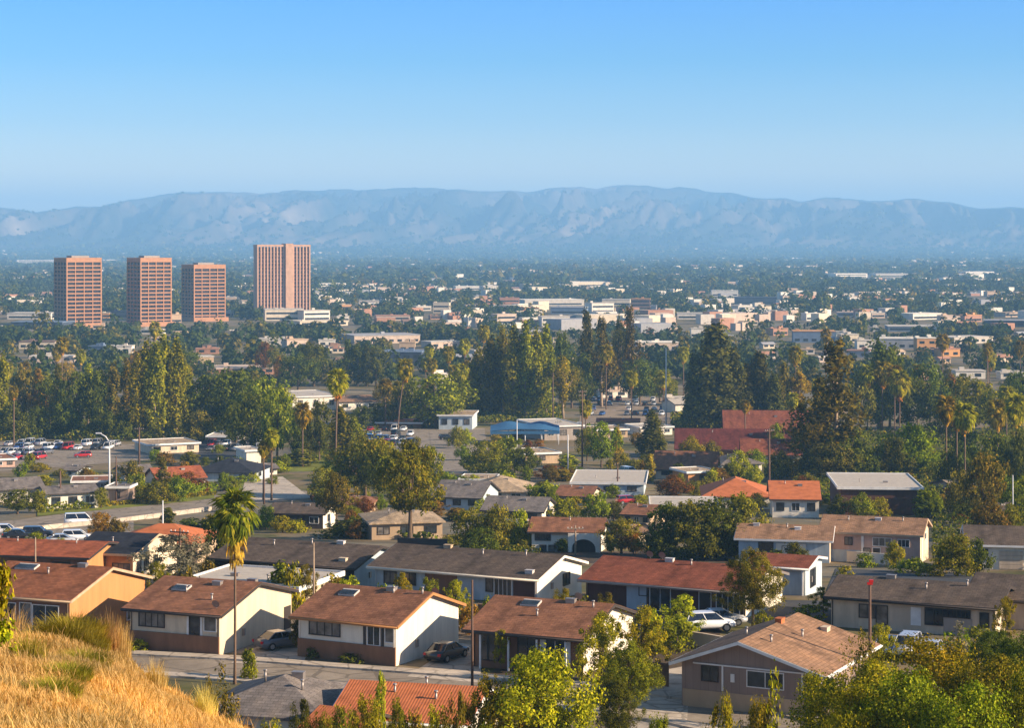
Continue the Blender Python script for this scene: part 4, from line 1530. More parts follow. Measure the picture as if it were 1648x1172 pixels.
def car_parts(kind):
    S = SHAPE[kind]
    body = MB()
    rings = []
    for x, hw, z0, zs, zt in S['body']:
        rings.append([(x, -hw * .86, z0), (x, -hw, (z0 + zs) / 2), (x, -hw, zs), (x, -hw * .9, zt), (x, 0, zt + .04), (x, hw * .9, zt), (x, hw, zs), (x, hw, (z0 + zs) / 2), (x, hw * .86, z0)])
    n = 9
    V = [p for r in rings for p in r]
    Fs = []
    for i in range(len(rings) - 1):
        for k in range(n):
            k2 = (k + 1) % n
            Fs.append((i * n + k, (i + 1) * n + k, (i + 1) * n + k2, i * n + k2))
    Fs.append(tuple(range(n)))
    Fs.append(tuple((len(rings) - 1) * n + k for k in range(n - 1, -1, -1)))
    body.add(V, Fs, 0, True)
    hw = S['body'][3][1]
    zb = S['body'][3][4] - 0.03
    (b0, t0), (t1, b1) = S['cab'][0], S['cab'][1]
    zr = S['roof']
    wt = hw * 0.74
    wb_ = hw * 0.89
    # glazed cabin
    cab = MB()
    cab.add([(b0, -wb_, zb), (b1, -wb_, zb), (b1, wb_, zb), (b0, wb_, zb), (t0, -wt, zr - .05), (t1, -wt, zr - .05), (t1, wt, zr - .05), (t0, wt, zr - .05)],
            [(4, 5, 6, 7), (0, 1, 5, 4), (1, 2, 6, 5), (2, 3, 7, 6), (3, 0, 4, 7)])
    # roof and pillars
    pil = 0.035
    body.add([(t0 - .03, -wt - .02, zr - .05), (t1 + .03, -wt - .02, zr - .05), (t1 + .03, wt + .02, zr - .05), (t0 - .03, wt + .02, zr - .05), (t0 + .12, -wt + .1, zr), (t1 - .12, -wt + .1, zr), (t1 - .12, wt - .1, zr), (t0 + .12, wt - .1, zr)],
             [(4, 5, 6, 7), (0, 1, 5, 4), (1, 2, 6, 5), (2, 3, 7, 6), (3, 0, 4, 7), (3, 2, 1, 0)])
    for sy in (-1, 1):
        for (xb, xt) in ((b0, t0), (b1, t1), ((b0 + b1) / 2 + .05, (t0 + t1) / 2)):
            body.tube([(xb, sy * (wb_ + .01), zb), (xt, sy * (wt + .01), zr - .04)], 0.045, 5)
    wheels = []
    for sx in (-1, 1):
        for sy in (-1, 1):
            x, y, r_ = sx * S['wb'], sy * (hw - .09), S['wr']
            w_ = MB()
            w_.tube([(x, y - .1, r_), (x, y + .115 if sy > 0 else y + .1, r_)] if sy > 0 else [(x, y - .115, r_), (x, y + .1, r_)], r_, 14)
            rm = MB()
            yo = y + sy * .118
            rm.tube([(x, yo - .008, r_), (x, yo + .008, r_)], r_ * .62, 10)
            wheels.append((w_, rm))
    zl = S['body'][1][3] + .08
    zh = S['body'][6][3] + .06
    hl, tl = [], []
    for sy in (-1, 1):
        q = MB()
        y0 = sy * hw * .62
        q.box(2.12, 2.30, min(y0, y0 + sy * .2), max(y0, y0 + sy * .2), zh - .08, zh + .07)
        hl.append(q)
        q = MB()
        q.box(-2.34 if kind != 'van' else -2.52, -2.15, min(y0, y0 + sy * .24), max(y0, y0 + sy * .24), zl - .1, zl + .1)
        tl.append(q)
    return body, cab, wheels, hl, tl


CARMESH = {}
for k_ in SHAPE:
    body, cab, wheels, hl, tl = car_parts(k_)
    CARMESH[k_] = (body.mesh('body', PAINT['white']), cab.mesh('windows', CGLASS), [(a.mesh('wheel', TYRE), b.mesh('rim', RIM)) for a, b in wheels],
                   [q.mesh('headlight', HEAD) for q in hl], [q.mesh('taillight', TAIL) for q in tl])
    one = MB()
    for src, mi in [(body, 0), (cab, 1)] + [(a, 2) for a, b in wheels] + [(b, 3) for a, b in wheels] + [(q, 4) for q in hl] + [(q, 5) for q in tl]:
        off_ = len(one.v)
        one.v += src.v
        one.f += [tuple(off_ + i for i in f) for f in src.f]
        one.mi += [mi] * len(src.f)
        one.sm += src.sm
    CARMESH[k_ + '_one'] = one.mesh('car', [PAINT['white'], CGLASS, TYRE, RIM, HEAD, TAIL])


def car(kind, col, px, row, heading, label, group=None, d=None, detailed=True, scale=1.0, name=None):
    if d is None:
        d = d_of_row(row)
    loc = (X_at(px, d), d, gz(d) + 0.06)
    cat = {'sedan': 'car', 'suv': 'car', 'van': 'van'}[kind]
    nm = name or {'sedan': 'parked_car', 'suv': 'parked_car', 'van': 'parked_van'}[kind]
    if not detailed:
        o = link(nm, CARMESH[kind + '_one'])
        o.location = loc
        o.rotation_euler = (0, 0, heading)
        o.material_slots[0].link = 'OBJECT'
        o.material_slots[0].material = PAINT[col]
        o.scale = (scale,) * 3
        return tag(o, label, cat, group)
    e = empty(nm, loc, heading, label, cat, group)
    e.scale = (scale,) * 3
    b, c, w, h, t = CARMESH[kind]
    o = link('body', b, e)
    o.material_slots[0].link = 'OBJECT'
    o.material_slots[0].material = PAINT[col]
    link('windows', c, e)
    for a, r_ in w:
        x = link('wheel', a, e)
        link('rim', r_, x)
    for q in h:
        link('headlight', q, e)
    for q in t:
        link('taillight', q, e)
    return e


car('sedan', 'black', 719, 0, R(60), 'black car with red tail lights in the driveway beside the white gable', d=168.3)
car('sedan', 'grey', 452, 0, R(38), 'dark grey car in the driveway between the cream and white houses', d=173.5)
car('suv', 'white', 1140, 0, R(12), 'white parked car before the porch of the red roofed house', d=181.5)
car('sedan', 'silver', 1160, 0, R(10), 'silver parked car nosed behind the white one at the red roofed house', d=184.5)
car('suv', 'silver', 1460, 0, R(-112), 'silver parked car facing out before the beige house with long roof', d=170)
car('sedan', 'blue', 1428, 0, R(-112), 'dark blue parked car left of the silver one at the beige house', d=170.5)
car('sedan', 'silver', 1497, 0, R(-112), 'low grey parked car right of the silver one at the beige house', d=168.5)
car('van', 'white', 128, 846, R(15), 'white van standing on the wide boulevard at the left')
car('suv', 'white', 124, 872, R(10), 'white parked car nearest the orange gabled roofs in the roadside lot')
car('sedan', 'silver', 100, 876, R(10), 'silver parked car beside the white one in the roadside lot')
car('suv', 'white', 8, 862, R(0), 'white parked car at the left edge of the roadside lot')
car('suv', 'black', 60, 866, R(4), 'black parked car behind the green bush in the roadside lot')
car('sedan', 'black', 30, 868, R(4), 'dark parked car between the bushes of the roadside lot')
car('suv', 'red', 1010, 812, R(20), 'dark red parked car by the flat grey roof')
car('suv', 'red', 946, 771, R(10), 'red parked car before the gum and cypress group')
car('suv', 'black', 996, 768, R(30), 'black parked car below the golden column tree')
car('van', 'white', 1012, 766, R(-60), 'white parked van below the golden column tree')
car('sedan', 'black', 1235, 905, R(20), 'dark car parked before the pale blue shaded house')
car('suv', 'black', 760, 772, R(0), 'black parked car beside the tan flat roofs in the middle')
car('sedan', 'white', 1395, 790, R(10), 'white car parked beside the dark brown flat roofed building')


def lot(px0, px1, rows, n, where, group, heading=90, kinds=('sedan', 'suv', 'suv', 'van'), cols=('white', 'white', 'white', 'silver', 'black', 'grey', 'blue', 'red', 'silver')):
    for row in rows:
        d = d_of_row(row)
        step = (px1 - px0) / n
        for k in range(n):
            if rnd.random() < 0.22:
                continue
            px = px0 + (k + 0.5) * step + rnd.uniform(-.2, .2) * step
            kd, cl = rnd.choice(kinds), rnd.choice(cols)
            car(kd, cl, px, row + rnd.uniform(-.6, .6), R(heading + rnd.choice((0, 180)) + rnd.uniform(-5, 5)),
                f'{cl} {"van" if kd == "van" else "tall car" if kd == "suv" else "low car"} parked {where}', group, detailed=False)


lot(-10, 82, (732, 740), 7, 'in the crowded lot left of the tall curved street lamp', 'cars in the lot by the curved lamp', 70)
lot(84, 140, (737,), 3, 'in the near line of the lot by the curved lamp', 'cars in the near line by the curved lamp', 20)
lot(10, 210, (718, 724), 13, 'under the dark trees at the back of the left lot', 'cars under the dark trees at the left', 80)
lot(335, 420, (712, 719, 726), 7, 'in the shady lot behind the dark blue roofed house', 'cars in the shady lot', 80)
lot(590, 668, (694, 702, 710, 717), 6, 'in the middle lot behind the two big round trees', 'cars in the middle lot', 80)
lot(690, 770, (708,), 4, 'along the empty lot beside the blue canopy', 'cars along the empty lot', 10)
lot(945, 1075, (646, 653, 661, 669), 9, 'in the sunny lot before the big blackish cypress', 'cars in the sunny lot', 80)
lot(880, 940, (690,), 4, 'beside the blue canopy building', 'cars beside the canopy building', 80)

# ================================================================== poles, lamps
POLE = bark('pole_wood', (0.13, 0.075, 0.05))
STEEL = paint('pole_steel', (0.62, 0.61, 0.60), 0.45)
RED = paint('red_enamel', (0.55, 0.02, 0.015), 0.4)


def upole(px, base, top, label, d=None, arm=True, mat=None, r0=0.13, name='utility_pole', cat='utility pole', arms=1, cap=None):
    if d is None:
        d = d_of_row(base)
    H = Z_at(top, d) - gz(d)
    e = empty(name, (X_at(px, d), d, gz(d)), R(rnd.uniform(-30, 30)), label, cat)
    m = MB()
    m.tube([(0, 0, -.3), (0, 0, H * .5), (0, 0, H)], [r0 * 1.2, r0, r0 * .75], 8)
    m.build('pole', mat or POLE, e)
    if arm:
        for k in range(arms):
            a = MB()
            zz = H - 0.5 - 0.9 * k
            a.box(-1.1, 1.1, -.2, -.1, zz, zz + .13)
            o = a.build('crossarm', mat or POLE, e)
            for x in (-1.0, -.5, .5, 1.0):
                q = MB()
                q.tube([(x, -.15, zz + .13), (x, -.15, zz + .3)], [.05, .035], 6)
                q.build('insulator', TRIM_W, o)
    if cap:
        q = MB()
        q.box(-.2, .2, -.12, .12, H - .2, H - .02)
        q.box(-.06, .24, -.13, .13, H - .02, H + .16)
        q.build('pole_box', cap, e)
    return e


upole(760, 1112, 934, 'tall thin dark pole at the street between the white gable and porch house', arm=False, r0=0.10, d=156)
upole(1400, 0, 937, 'brown pole with a red top in front of the beige house', d=150, arm=False, cap=RED, r0=.12)
upole(1238, 0, 690, 'tall dark utility pole before the terracotta tile roofs', d=400, r0=.2)
upole(937, 752, 628, 'tall brown utility pole beside the blue canopy building', r0=.2, arms=2)
upole(505, 0, 874, 'short pale pole in front of the long dark roof', d=188, arm=False, mat=BARK['pale'], r0=.1)
upole(290, 0, 850, 'brown utility pole standing in the grey leafed tree', d=211, r0=.13)
upole(57, 0, 865, 'pale slim post on the wide red brown roof', d=216, arm=False, mat=BARK['pale'], r0=.09)
upole(262, 0, 806, 'white slim post beside the boulevard and low orange roof', d=300, arm=False, mat=STEEL, r0=.12)
upole(97, 818, 758, 'grey utility pole between the small white houses', r0=.2, arm=False)
upole(224, 750, 688, 'dark utility pole beneath the tall poplars', r0=.22)
upole(187, 812, 735, 'dark pole just right of the curved street lamp', arm=False, r0=.14)
upole(914, 768, 700, 'grey pole below the canopy building', arm=False, mat=STEEL, r0=.15)
upole(832, 728, 676, 'pale thin pole before the blue canopy', arm=False, mat=STEEL, r0=.15)
upole(994, 796, 750, 'dark pole beside the light flat roofed building', arm=False, r0=.16)
upole(890, 692, 600, 'tall grey pole in the poplar row', arm=False, r0=.2)
upole(1630, 0, 765, 'white slim street pole among the palms at the right', d=330, arm=False, mat=STEEL, r0=.1)
upole(1072, 690, 560, 'tall pale pole rising from the sunny lot', arm=False, mat=STEEL, r0=.2)
upole(425, 812, 750, 'pole leaning beside the grey street end', arm=False, r0=.16)
upole(926, 0, 846, 'pole with a flat lamp before the arched porch house', d=276, arm=True, mat=BARK['pale'], r0=.12)


def lamp():
    d = d_of_row(806)
    H = Z_at(716, d) - gz(d)
    e = empty('street_lamp', (X_at(176, d), d, gz(d)), 0, 'tall white street lamp with curved arms beside the boulevard', 'street lamp')
    m = MB()
    m.tube([(0, 0, -.3), (0, 0, H * .6), (0, 0, H)], [.24, .18, .13], 8)
    m.build('pole', STEEL, e)
    k = d / F
    for pts in ([(0, 0, H), (-.2 * k, 0, H + 4 * k), (-6 * k, 0, H + 13 * k), (-16 * k, 0, H + 18.5 * k)], [(0, 0, H - .3), (4 * k, 0, H + 3 * k), (6 * k, 0, H + 6 * k)]):
        a = MB()
        a.tube(pts, [.12] * len(pts), 6)
        o = a.build('arm', STEEL, e)
        x, y, z = pts[-1]
        h = MB()
        h.box(x - .7, x + .35, -.2, .2, z - .12, z + .12)
        h.build('lamp_head', STEEL, o)


lamp()


# ---- hedges, garden walls and fences
def hedge(pts, h, w, leaf, label):
    r = np.random.default_rng(len(label) * 7 + int(pts[0][0]))
    P = [gp(*p) if len(p) == 2 else Vector((X_at(p[0], p[2]), p[2], gz(p[2]))) for p in pts]
    c = []
    for a, b in zip(P[:-1], P[1:]):
        n = int((b - a).length * h * 26)
        t = r.uniform(0, 1, n)[:, None]
        q = np.array(a) * (1 - t) + np.array(b) * t
        q += r.uniform(-1, 1, (n, 3)) * np.array([w / 2, w / 2, 0])
        q[:, 2] += h * r.uniform(0, 1, n) ** 0.6 * (0.85 + 0.2 * np.sin(t[:, 0] * 17))
        c.append(q)
    c = np.concatenate(c)
    o0 = P[0]
    v, q = leaf_quads(c - np.array(o0), unit(r.normal(size=c.shape) + np.array([0, -.3, .6])), 0.26, .7, r)
    o = link('hedge', np_mesh('hedge', v, q, LEAF[leaf]))
    o.location = o0
    return tag(o, label, 'hedge')


hedge([(62, 826), (140, 820)], 1.6, 1.5, 'mid', 'clipped hedge before the small white houses by the boulevard')
hedge([(140, 819), (345, 797)], 1.0, 1.2, 'lime', 'long low hedge along the far side of the boulevard')
hedge([(300, 800), (345, 793)], 2.2, 1.5, 'bright', 'square bright hedge at the end of the boulevard')
hedge([(440, 905, 196), (490, 910, 194)], 1.2, 1.0, 'mid', 'short hedge behind the cream house')
hedge([(600, 866), (700, 872)], 1.3, 1.2, 'dark', 'dark hedge under the forked tree')
hedge([(930, 771), (985, 770)], 1.2, 1.2, 'olive', 'olive hedge before the dense dark trees')


def wall_run(pts, h, t, mat, label, name='garden_wall', cat='wall', posts=None):
    P = [Vector((X_at(p[0], p[1]), p[1], gz(p[1]))) for p in pts]
    e = empty(name, P[0], 0, label, cat)
    m = MB()
    for a, b in zip(P[:-1], P[1:]):
        a, b = a - P[0], b - P[0]
        dv = (b - a).normalized()
        n = Vector((-dv.y, dv.x, 0)) * t / 2
        q = [a - n, b - n, b + n, a + n]
        m.add([(p.x, p.y, p.z - .4) for p in q] + [(p.x, p.y, p.z + h) for p in q], [(0, 3, 2, 1), (4, 5, 6, 7), (0, 1, 5, 4), (1, 2, 6, 5), (2, 3, 7, 6), (3, 0, 4, 7)])
    m.build('panel' if cat == 'fence' else 'wall_body', mat, e)
    c = MB()
    for a, b in zip(P[:-1], P[1:]):
        a, b = a - P[0], b - P[0]
        dv = (b - a).normalized()
        n = Vector((-dv.y, dv.x, 0)) * (t / 2 + .04)
        q = [a - n, b - n, b + n, a + n]
        c.add([(p.x, p.y, p.z + h + .002) for p in q] + [(p.x, p.y, p.z + h + .08) for p in q], [(0, 3, 2, 1), (4, 5, 6, 7), (0, 1, 5, 4), (1, 2, 6, 5), (2, 3, 7, 6), (3, 0, 4, 7)])
    c.build('coping', mat, e)
    if cat == 'fence':
        for a, b in zip(P[:-1], P[1:]):
            n_ = max(1, int((b - a).length / 2.4))
            for k in range(n_ + 1):
                p = a.lerp(b, k / n_) - P[0]
                q = MB()
                q.box(p.x - .07, p.x + .07, p.y - .11, p.y + .11, p.z - .3, p.z + h + .15)
                q.build('post', mat, e)
    return e


WOOD = boards('fence_wood', (0.20, 0.125, 0.08), 0.15)
wall_run([(505, 188), (600, 186), (735, 183)], 1.5, .12, WOOD, 'wooden back fence between the white gabled house and charcoal roof', 'fence', 'fence')
wall_run([(770, 186), (880, 183), (1020, 178)], 1.6, .12, WOOD, 'wooden back fence behind the shaded porch house', 'fence', 'fence')
wall_run([(1030, 178), (1130, 174), (1210, 170)], 1.1, .2, WALLS['beige'], 'low beige garden wall before the red roofed house')
wall_run([(965, 160), (1075, 157)], 1.7, .12, WOOD, 'dark wooden fence between the porch house and driveway house', 'fence', 'fence')
wall_run([(240, 196), (330, 193)], 1.5, .15, WALLS['orange'], 'orange garden wall behind the orange gable house')
wall_run([(1325, 268), (1400, 262), (1430, 259)], 1.3, .15, WALLS['white'], 'white garden wall along the foot of the pink two storey house')
wall_run([(0, 323), (180, 345), (340, 375)], 0.7, .2, CONC, 'long low kerb wall along the hedge of the boulevard')
wall_run([(640, 293), (720, 290)], 1.2, .15, TRIM_D, 'dark low wall before the tan forked tree house')

# ================================================================== houses farther down the slope
ROOFS['redshade'] = shingle('shingle_red_shade', (0.13, 0.036, 0.030))  # red roof colour darkened to carry the shade on the lower hall


def mhouse(label, px0, px1, base, he_px, hr_px, roof, wall, kind='gable', th=6, dp=10, gable=None, nwin=3, **kw):
    """px0..px1: front wall, base: photo row of its foot; he_px / hr_px: eave and ridge above the foot in photo pixels"""
    d = d_of_row(base)
    k = d / F
    w = (px1 - px0) * k / max(0.3, math.cos(R(th)))
    he = he_px * k
    hr = (hr_px - (base - HZ - hr_px) * (dp / 2) / d) * k
    hr = max(hr, he + (0.0 if kind == 'flat' else 0.5))
    fr = []
    if nwin:
        for i in range(nwin):
            c = w * (i + 0.5) / nwin
            fr.append((rnd.choice(('win', 'wwin', 'win')), c - min(.9, w * .08), c + min(.9, w * .08), he * .38, he * .78, 2))
    vents = [('pipe', w * .3, dp * .4), ('box', w * .62, dp * .35, METAL)]
    return house(label, px1, d, th, w, dp, he, hr, roof, wall, gable, kind=kind, front=fr, right=[('win', dp * .3, dp * .45, he * .4, he * .8)] if kind != 'flat' else (), vents=vents, **kw)


mhouse('tan house with pale hipped roof, behind the forked green tree', 600, 712, 868, 28, 48, 'tan', 'tan', 'hip', -12, 11)
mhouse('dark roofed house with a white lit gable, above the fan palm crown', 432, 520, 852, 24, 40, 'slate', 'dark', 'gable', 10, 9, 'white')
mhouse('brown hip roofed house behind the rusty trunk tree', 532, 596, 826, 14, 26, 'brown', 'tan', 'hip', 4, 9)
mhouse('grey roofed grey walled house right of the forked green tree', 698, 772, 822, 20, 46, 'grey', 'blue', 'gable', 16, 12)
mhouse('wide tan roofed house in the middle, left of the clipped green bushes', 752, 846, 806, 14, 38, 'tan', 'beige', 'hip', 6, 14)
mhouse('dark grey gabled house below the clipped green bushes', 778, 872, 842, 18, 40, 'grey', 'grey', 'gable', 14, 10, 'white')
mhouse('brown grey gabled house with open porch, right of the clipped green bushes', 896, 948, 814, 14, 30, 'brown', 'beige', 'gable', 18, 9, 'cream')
mhouse('pale flat roofed building with blue shaded wall, beside the dark pole', 922, 1036, 798, 18, 18, 'pale', 'blue', 'flat', 5, 22)
mhouse('flat pale grey roofed house above the dark trees', 1052, 1156, 836, 14, 14, 'pale', 'beige', 'flat', 3, 16)
mhouse('small brown gabled house left of the flat pale grey roof', 1004, 1046, 848, 18, 34, 'brown', 'tan', 'gable', 20, 9)
mhouse('dark brown roofed house with white gable end, below the red hall roofs', 1056, 1152, 772, 16, 44, 'brown', 'cream', 'gable', 8, 11, 'white')
mhouse('plain orange walled shed before the dark brown roofed house', 1106, 1152, 780, 20, 22, 'tan', 'orange', 'flat', -20, 8, nwin=1)
mhouse('terracotta tile house with low wide roof, left of the tall utility pole', 1134, 1240, 820, 20, 50, 'terra', 'white', 'hip', 4, 15)
mhouse('terracotta tile house with white front, right of the tall utility pole', 1244, 1318, 834, 30, 58, 'terra', 'white', 'gable', 5, 12, 'cream')
mhouse('dark brown windowless building with flat white roof, behind the green shrubs', 1354, 1482, 830, 42, 42, 'pale', 'darkbrown', 'flat', 4, 22, nwin=0)
mhouse('red tile roofed hall, lower of the two, left of the airy gum tree', 1090, 1284, 738, 14, 46, 'redshade', 'brownwall', 'gable', 5, 16)
mhouse('small rust roofed wing with white posts before the red hall', 1196, 1290, 750, 18, 42, 'redbrown', 'white', 'gable', 5, 10)
mhouse('large red brown roofed hall, upper of the two, before the dark cypress', 1168, 1302, 718, 22, 56, 'redbrown', 'brownwall', 'gable', 4, 18)
mhouse('small white house with grey roof at the left edge by the boulevard', -20, 70, 808, 22, 40, 'grey', 'white', 'gable', -24, 12, 'white')
mhouse('white bungalow with flat brown roof, beside the curved street lamp', 84, 158, 818, 26, 38, 'grey', 'white', 'gable', -24, 9, 'white')
mhouse('small grey shed with flat roof right of the curved street lamp', 174, 206, 812, 26, 28, 'grey', 'greybrown', 'flat', 4, 6, nwin=1)
mhouse('gabled house with ochre lit end, left of the dark navy hipped roof', 262, 330, 784, 16, 34, 'rust', 'cream', 'gable', -30, 8, 'cream')
mhouse('house with broad dark navy hipped roof and pale blue wall, under the shady lot', 308, 408, 776, 14, 38, 'navy', 'blue', 'hip', 8, 14)
mhouse('low yellow walled flat building under the tall poplars', 246, 320, 728, 14, 18, 'tan', 'cream', 'flat', -26, 14)
mhouse('long pale roofed shed behind the shady lot', 334, 386, 716, 12, 14, 'pale', 'grey', 'flat', 4, 16)
mhouse('white boxy shed at the end of the shady lot', 398, 420, 748, 22, 24, 'pale', 'white', 'flat', -24, 9, nwin=0)
mhouse('low pink walled building at the left edge of the lot', -20, 24, 752, 12, 16, 'brown', 'pink', 'flat', -24, 12)
mhouse('white commercial hall behind the tall leaning palm', 474, 546, 660, 22, 26, 'pale', 'white', 'flat', -22, 30)
mhouse('pinkish roofed white shop right of the white commercial hall', 548, 608, 660, 14, 24, 'brownlight', 'white', 'gable', -22, 20)
mhouse('dark blue walled flat building beside the empty lot', 706, 760, 692, 22, 24, 'tan', 'blue', 'flat', 4, 18)
mhouse('long orange roofed shed along the middle lot', 606, 678, 690, 8, 12, 'terra', 'brownwall', 'flat', 4, 14, nwin=0)
mhouse('pale flat roofed canopy hall right of the blue canopy', 876, 938, 708, 22, 24, 'pale', 'grey', 'flat', -18, 24)
mhouse('tan walled yard building below the blue canopy', 846, 900, 746, 16, 18, 'tan', 'tan', 'flat', -20, 12, nwin=1)
mhouse('pink roofed market stalls building behind the tall brown pole', 962, 1028, 690, 10, 16, 'rust', 'pink', 'gable', 4, 12)
mhouse('small white house among bushes in the left lot', 100, 124, 768, 10, 18, 'grey', 'blue', 'gable', 10, 8, nwin=1)

mhouse('low tan flat roofed house left of the wide tan roofed house', 742, 792, 786, 12, 16, 'tan', 'greybrown', 'flat', 6, 9, nwin=1)
mhouse('pale grey gabled house behind the two big round trees', 640, 690, 782, 14, 26, 'grey', 'white', 'gable', -20, 9, 'white')
mhouse('brown roofed cottage beside the street end lawn', 556, 606, 776, 14, 28, 'brown', 'cream', 'gable', -22, 9, 'cream')
mhouse('small tan roofed house between the olive hedge and dark trees', 1060, 1100, 868, 14, 26, 'tan', 'beige', 'gable', -20, 8, 'beige')
mhouse('pale walled garage before the flat pale grey roofed house', 1000, 1040, 872, 16, 26, 'brownlight', 'cream', 'gable', -24, 7, 'cream', nwin=1)
mhouse('brown shed among the bushes beside the arched porch house', 822, 852, 862, 14, 22, 'brown', 'tan', 'gable', 12, 7, nwin=1)
mhouse('grey hip roofed house behind the orange walled shed', 1160, 1226, 760, 14, 30, 'grey', 'white', 'hip', -16, 10)
mhouse('grey roofed white cottage by the lot kerb, left of the dark pole', 204, 246, 772, 12, 24, 'grey', 'white', 'gable', -24, 9, 'white')
mhouse('brown flat roofed house between the white bungalow and the lot', 120, 176, 788, 12, 16, 'brown', 'greybrown', 'flat', -10, 9)
mhouse('low white house under the shady lot edge', 410, 446, 764, 10, 18, 'grey', 'white', 'gable', -20, 8, 'white', nwin=2)
mhouse('rust roofed house behind the airy gum tree', 1400, 1452, 792, 14, 28, 'rust', 'beige', 'gable', -18, 9, 'cream')
mhouse('pale house among the palms at the right', 1536, 1580, 800, 16, 28, 'tan', 'pink', 'gable', -20, 9, 'pink')
mhouse('white cottage in the trees right of the pale house among palms', 1600, 1646, 838, 16, 28, 'slate', 'white', 'gable', -20, 9, 'white')
mhouse('rust roofed row building behind the middle lot', 622, 690, 672, 12, 20, 'rust', 'pink', 'gable', -14, 14)
mhouse('white gabled shop beside the sunny lot', 1086, 1120, 664, 14, 22, 'pale', 'white', 'gable', -20, 12, 'white', nwin=1)
mhouse('tan shop before the sunny lot', 960, 1010, 704, 12, 16, 'tan', 'tan', 'flat', -18, 12)
mhouse('pale shop right of the tan shop at the sunny lot', 1030, 1082, 700, 12, 18, 'pale', 'white', 'flat', -18, 12)

# arch on the white house's porch
e_ = None
for h_, w_, dp_, he_, hr_ in HOUSES:
    if 'arched porch' in h_['label']:
        m = MB()
        prof = [(-3.9, -.5), (-3.9, 0.6)]
        for k in range(13):
            a = math.pi * (1 - k / 12)
            prof.append((-2.25 + 1.65 * math.cos(a), 0.55 + 1.35 * math.sin(a)))
        prof += [(-0.6, -.5), (0, -.5), (0, 2.65), (-4.4, 2.65), (-4.4, -.5)]
        # pier, arch ring and spandrel as one slab in front of the wall
        m.prism_y(prof, -1.3, -1.0)
        m.build('porch_arch', WALLS['white'], h_)
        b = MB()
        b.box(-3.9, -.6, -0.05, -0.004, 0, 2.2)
        b.build('porch_shade_panel', WALLS['dark'], h_)  # dark panel on the wall, painted as the shade inside the porch


def canopy():
    """blue stretched canopy on posts"""
    d = d_of_row(716)
    k = d / F
    e = empty('canopy', (X_at(845, d), d, gz(d)), 0, 'big blue canopy roof on posts in the middle of the town', 'canopy')
    m = MB()
    nx_, ny_ = 14, 8
    V, Fs = [], []
    W, Dp, H = 112 * k, 16.0, 22 * k
    for j in range(ny_ + 1):
        for i in range(nx_ + 1):
            u, v = i / nx_, j / ny_
            z = H + 7 * k * (1 - abs(2 * v - 1)) * (1.1 - 0.35 * math.cos(6.28 * 2 * u)) + 3 * k * math.sin(3.14 * u)
            V.append(((u - .5) * W, v * Dp, z))
    n1 = len(V)
    V += [(x, y, z - .15) for x, y, z in V]
    for j in range(ny_):
        for i in range(nx_):
            q = j * (nx_ + 1) + i
            Fs += [(q, q + 1, q + nx_ + 2, q + nx_ + 1), (n1 + q + nx_ + 1, n1 + q + nx_ + 2, n1 + q + 1, n1 + q)]
    m.add(V, Fs, 0, True)
    # front valance
    m.add([(-W / 2, -.02, H), (W / 2, -.02, H), (W / 2, -.02, H - 5 * k), (-W / 2, -.02, H - 5 * k)], [(0, 3, 2, 1)])
    m.build('canopy_sheet', paint('canvas_blue', (0.035, 0.12, 0.24), 0.7), e)
    for u in (-.48, -.24, 0, .24, .48):
        for y in (.4, Dp - .4):
            p = MB()
            p.tube([(u * W, y, -.3), (u * W, y, H)], .14, 6)
            p.build('post', STEEL, e)


canopy()

